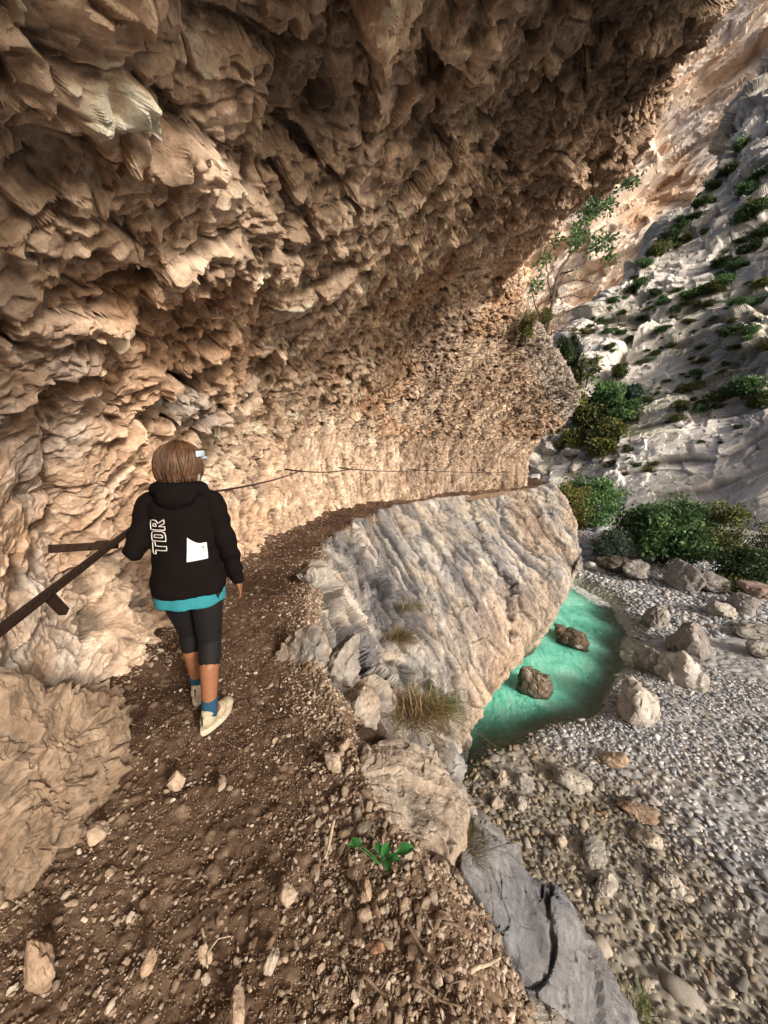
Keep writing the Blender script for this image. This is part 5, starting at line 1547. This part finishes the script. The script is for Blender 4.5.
# socks and shoes
for an, kn, fy, pit in ((ankR, kneeR, R(-26), 0.0), (ankL, kneeL, R(-4), .0)):
    an = np.array(an); kn = np.array(kn)
    m2 = MB(); limb(m2, [tuple(an + (kn - an) * .16), tuple(an), tuple(an - (0, 0, .02))], [.0455, .0435, .044], 18); so = fuse(m2, 'sock', SOCK, .006, 1, None, person)
    d = np.array([math.sin(-fy), math.cos(fy), 0]); n_ = np.array([d[1], -d[0], 0]); b = np.array([an[0], an[1], .0])
    m2 = MB()
    V, Fc = ico(3)
    def ell(c, r_): 
        M = np.stack([d * r_[0], n_ * r_[1], np.array([0, 0, r_[2]])], 1); m2.add(V @ M.T + c, Fc.tolist())
    ell(b - d * .012 + (0, 0, .055), (.058, .042, .050)); ell(b + d * .07 + (0, 0, .045), (.085, .043, .042)); ell(b + d * .140 + (0, 0, .036), (.062, .045, .032)); ell(b - d * .005 + (0, 0, .095), (.046, .041, .032))
    sh = fuse(m2, 'shoe', SHOE, .006, 2, lambda V: .002 * fbm3(V * 30, 506, 2), person, cut=lambda co: co.z < .014)
    m2 = MB(); rings = []
    for zz, gx in ((-.012, .96), (.004, 1.0), (.022, .98)):
        for s in range(30):
            a_ = 2 * math.pi * s / 30; L = math.cos(a_); W = math.sin(a_)
            rings.append(b + d * (.058 + .142 * L * gx) + n_ * (.048 * W * gx * (1 - .12 * (L < -.2))) + (0, 0, zz + .012 * max(L - .6, 0)))
    Fq = [[i * 30 + s, i * 30 + (s + 1) % 30, (i + 1) * 30 + (s + 1) % 30, (i + 1) * 30 + s] for i in range(2) for s in range(30)] + [list(range(30))[::-1], [60 + s for s in range(30)]]
    m2.add(rings, Fq); so2 = m2.build('sole', SOLE, sh)
    m2 = MB(); m2.box(b - d * .066 + (0, 0, .072), (.006, .016, .045)); m2.build('heel_tab', DARKSH, sh)

# bobbed hair in strands
V = []; C = []; na, nz = 150, 46
for j in range(nz):
    t = j / (nz - 1)
    for i in range(na):
        a = 2 * math.pi * i / na                      # a = pi/2 is the face
        fr = max(0.0, math.sin(a))
        lowz = -.098 + .030 * (1 - abs(math.cos(a))) * (math.sin(a) < 0) + .150 * sstep(.25, .62, np.float64(fr))
        z = lowz + (.128 - lowz) * t
        zz = (z + .098) / .226
        rr = np.interp(zz, [0, .12, .3, .5, .7, .85, .95, 1], [.098, .112, .119, .116, .104, .076, .042, .0])
        n_ = float(noise2(np.array([a * 9.0]), np.array([zz * 1.3]), 510)[0]); n2_ = float(noise2(np.array([a * 26.0]), np.array([zz * 2.0]), 511)[0])
        rr = rr * (1 + .05 * n_ + .045 * n2_)
        V.append(hp(rr * .98 * math.cos(a), rr * 1.06 * math.sin(a) - .006, z + .010 * n2_ * (1 - t)))
        c = np.array([.075, .037, .019]) * (1 + .5 * n_ + .5 * n2_); C.append(c * (.75 + .45 * zz))
Fq = [[j * na + i, j * na + (i + 1) % na, (j + 1) * na + (i + 1) % na, (j + 1) * na + i] for j in range(nz - 1) for i in range(na)]
V = [tuple(np.array(hp(0, 0, .02)) + (np.array(v) - np.array(hp(0, 0, .02))) * .95) for v in V]
hair = np_mesh('hair', np.array(V), np.array(Fq), HAIRM, np.clip(np.array(C), .01, 1), True, person)
# wisps at the lower edge
mb = MB(); r = np.random.default_rng(3)
for i in range(90):
    a = r.uniform(math.pi * .98, math.pi * 2.02); rr = .108 + r.normal() * .004
    p0 = np.array(hp(rr * math.cos(a), rr * 1.05 * math.sin(a), -.05)); p1 = np.array(hp(rr * 1.0 * math.cos(a), rr * 1.06 * math.sin(a), -.088)); p2 = np.array(hp(rr * .93 * math.cos(a + .05), rr * .97 * math.sin(a), -.112 + r.normal() * .010))
    mb.tube([p0, p1, p2], [.004, .004, .001], 5, np.array([.08, .04, .02]) * r.uniform(.5, 1.4))
mb.build('hair_ends', HAIRM, hair, True)
# loose strands over the bob
mb = MB(); r = np.random.default_rng(8)
for i in range(520):
    a = r.uniform(0, 2 * math.pi); fr = max(0.0, math.sin(a))
    lz = -.104 + .150 * float(sstep(.25, .62, np.float64(fr))) + r.normal() * .008
    da = r.normal() * .26; ps = []; ro = .955 + abs(r.normal()) * .05
    for t in np.linspace(0, 1, 8):
        z = .124 + (lz - .124) * t; zz = (z + .098) / .226; aa = a + da * t
        rr = float(np.interp(zz, [-.1, 0, .12, .3, .5, .7, .85, .95, 1], [.088, .098, .112, .119, .116, .104, .076, .042, .01])) * ro
        ps.append(hp(rr * .98 * math.cos(aa), rr * 1.06 * math.sin(aa) - .006, z))
    c = np.array([.085, .043, .022]) * r.uniform(.55, 1.6)
    mb.tube(ps, np.array([.0012, .002, .0024, .0026, .0026, .0024, .002, .0006]) * r.uniform(.7, 1.3), 5, c)
mb.build('strands', HAIRM, hair, True)
# headband / visor band
mb = MB(); pts = [hp(.116 * math.cos(a), .122 * math.sin(a) - .004, .050 + .006 * math.sin(a)) for a in np.linspace(.22, math.pi - .22, 26)]
for dz in (-.010, -.003, .004, .010): mb.tube([(x, y, z + dz) for x, y, z in pts], .0065, 6)
vis = mb.build('headband', BAND, person, True)
mb = MB(); Vv = []; 
for k in range(5):
    for a in np.linspace(.35, math.pi - .35, 14):
        q = k / 4; Vv.append(hp((.10 + .0 * q) * math.cos(a) * (1 - .05 * q), (.104 + .055 * q) * math.sin(a), .050 - .018 * q - .006 * math.cos(a) ** 2))
mb.add(Vv, [[k * 14 + i, k * 14 + i + 1, (k + 1) * 14 + i + 1, (k + 1) * 14 + i] for k in range(4) for i in range(13)]); mb.build('brim', BAND, vis, True)

# print and patch lie on the back of the jacket
bv = BVHTree.FromPolygons([v.co.copy() for v in jacket.data.vertices], [tuple(p_.vertices) for p_ in jacket.data.polygons])
def back(x, z, off=.003):
    h_ = bv.ray_cast(Vector((x, -1, z)), Vector((0, 1, 0)))
    return np.array([x, (h_[0].y if h_[0] is not None else -.1) - off, z])
def on_letters(lx, ly):                                  # text turned a quarter to the left: right of a letter is up, its top points left
    return (-.062 - ly * .078, 1.035 + lx * .185)
outl = [[(.0, 1.), (.34, 1.), (.34, .78), (.23, .78), (.23, 0), (.11, 0), (.11, .78), (.0, .78), (.0, 1.)],
        [(.38, 0), (.38, 1), (.54, 1), (.62, .94), (.66, .80), (.66, .20), (.62, .06), (.54, 0), (.38, 0)], [(.48, .2), (.48, .8), (.53, .8), (.56, .74), (.56, .26), (.53, .2), (.48, .2)],
        [(.70, 0), (.70, 1), (.88, 1), (.96, .93), (.98, .80), (.98, .62), (.95, .50), (.89, .44), (1.0, 0), (.89, 0), (.81, .38), (.80, .38), (.80, 0), (.70, 0)], [(.80, .58), (.80, .80), (.86, .80), (.88, .76), (.88, .62), (.86, .58), (.80, .58)]]
mb = MB()
for l in outl:
    pts = []
    for (x0, y0), (x1, y1) in zip(l[:-1], l[1:]):
        for t in np.linspace(0, 1, 9)[:-1]: pts.append(back(*on_letters(x0 + (x1 - x0) * t, y0 + (y1 - y0) * t)))
    pts.append(pts[0]); mb.tube(pts, .0026, 6)
mb.build('lettering', PRINT, jacket, True)
Vv = []; nu = 14
for i in range(nu):
    for j in range(nu):
        u_, v_ = i / (nu - 1), j / (nu - 1)
        x = .030 + .098 * u_ + .012 * (v_) * (1 - u_); ztop = 1.122 - .038 * math.sin(min(u_ * 1.25, 1) * math.pi * .55) + .0 * u_; zbot = .990 + .004 * u_
        Vv.append(back(x, zbot + (ztop - zbot) * v_, .006))
mb = MB(); mb.add(Vv, [[i * nu + j, (i + 1) * nu + j, (i + 1) * nu + j + 1, i * nu + j + 1] for i in range(nu - 1) for j in range(nu - 1)])
pa = mb.build('patch', WHITE, jacket, True); so_ = pa.modifiers.new('solid', 'SOLIDIFY'); so_.thickness = .003
mb = MB(); ball(mb, back(.112, 1.062, .009), (.006, .003, .005)); mb.build('emblem', DARKSH, pa)
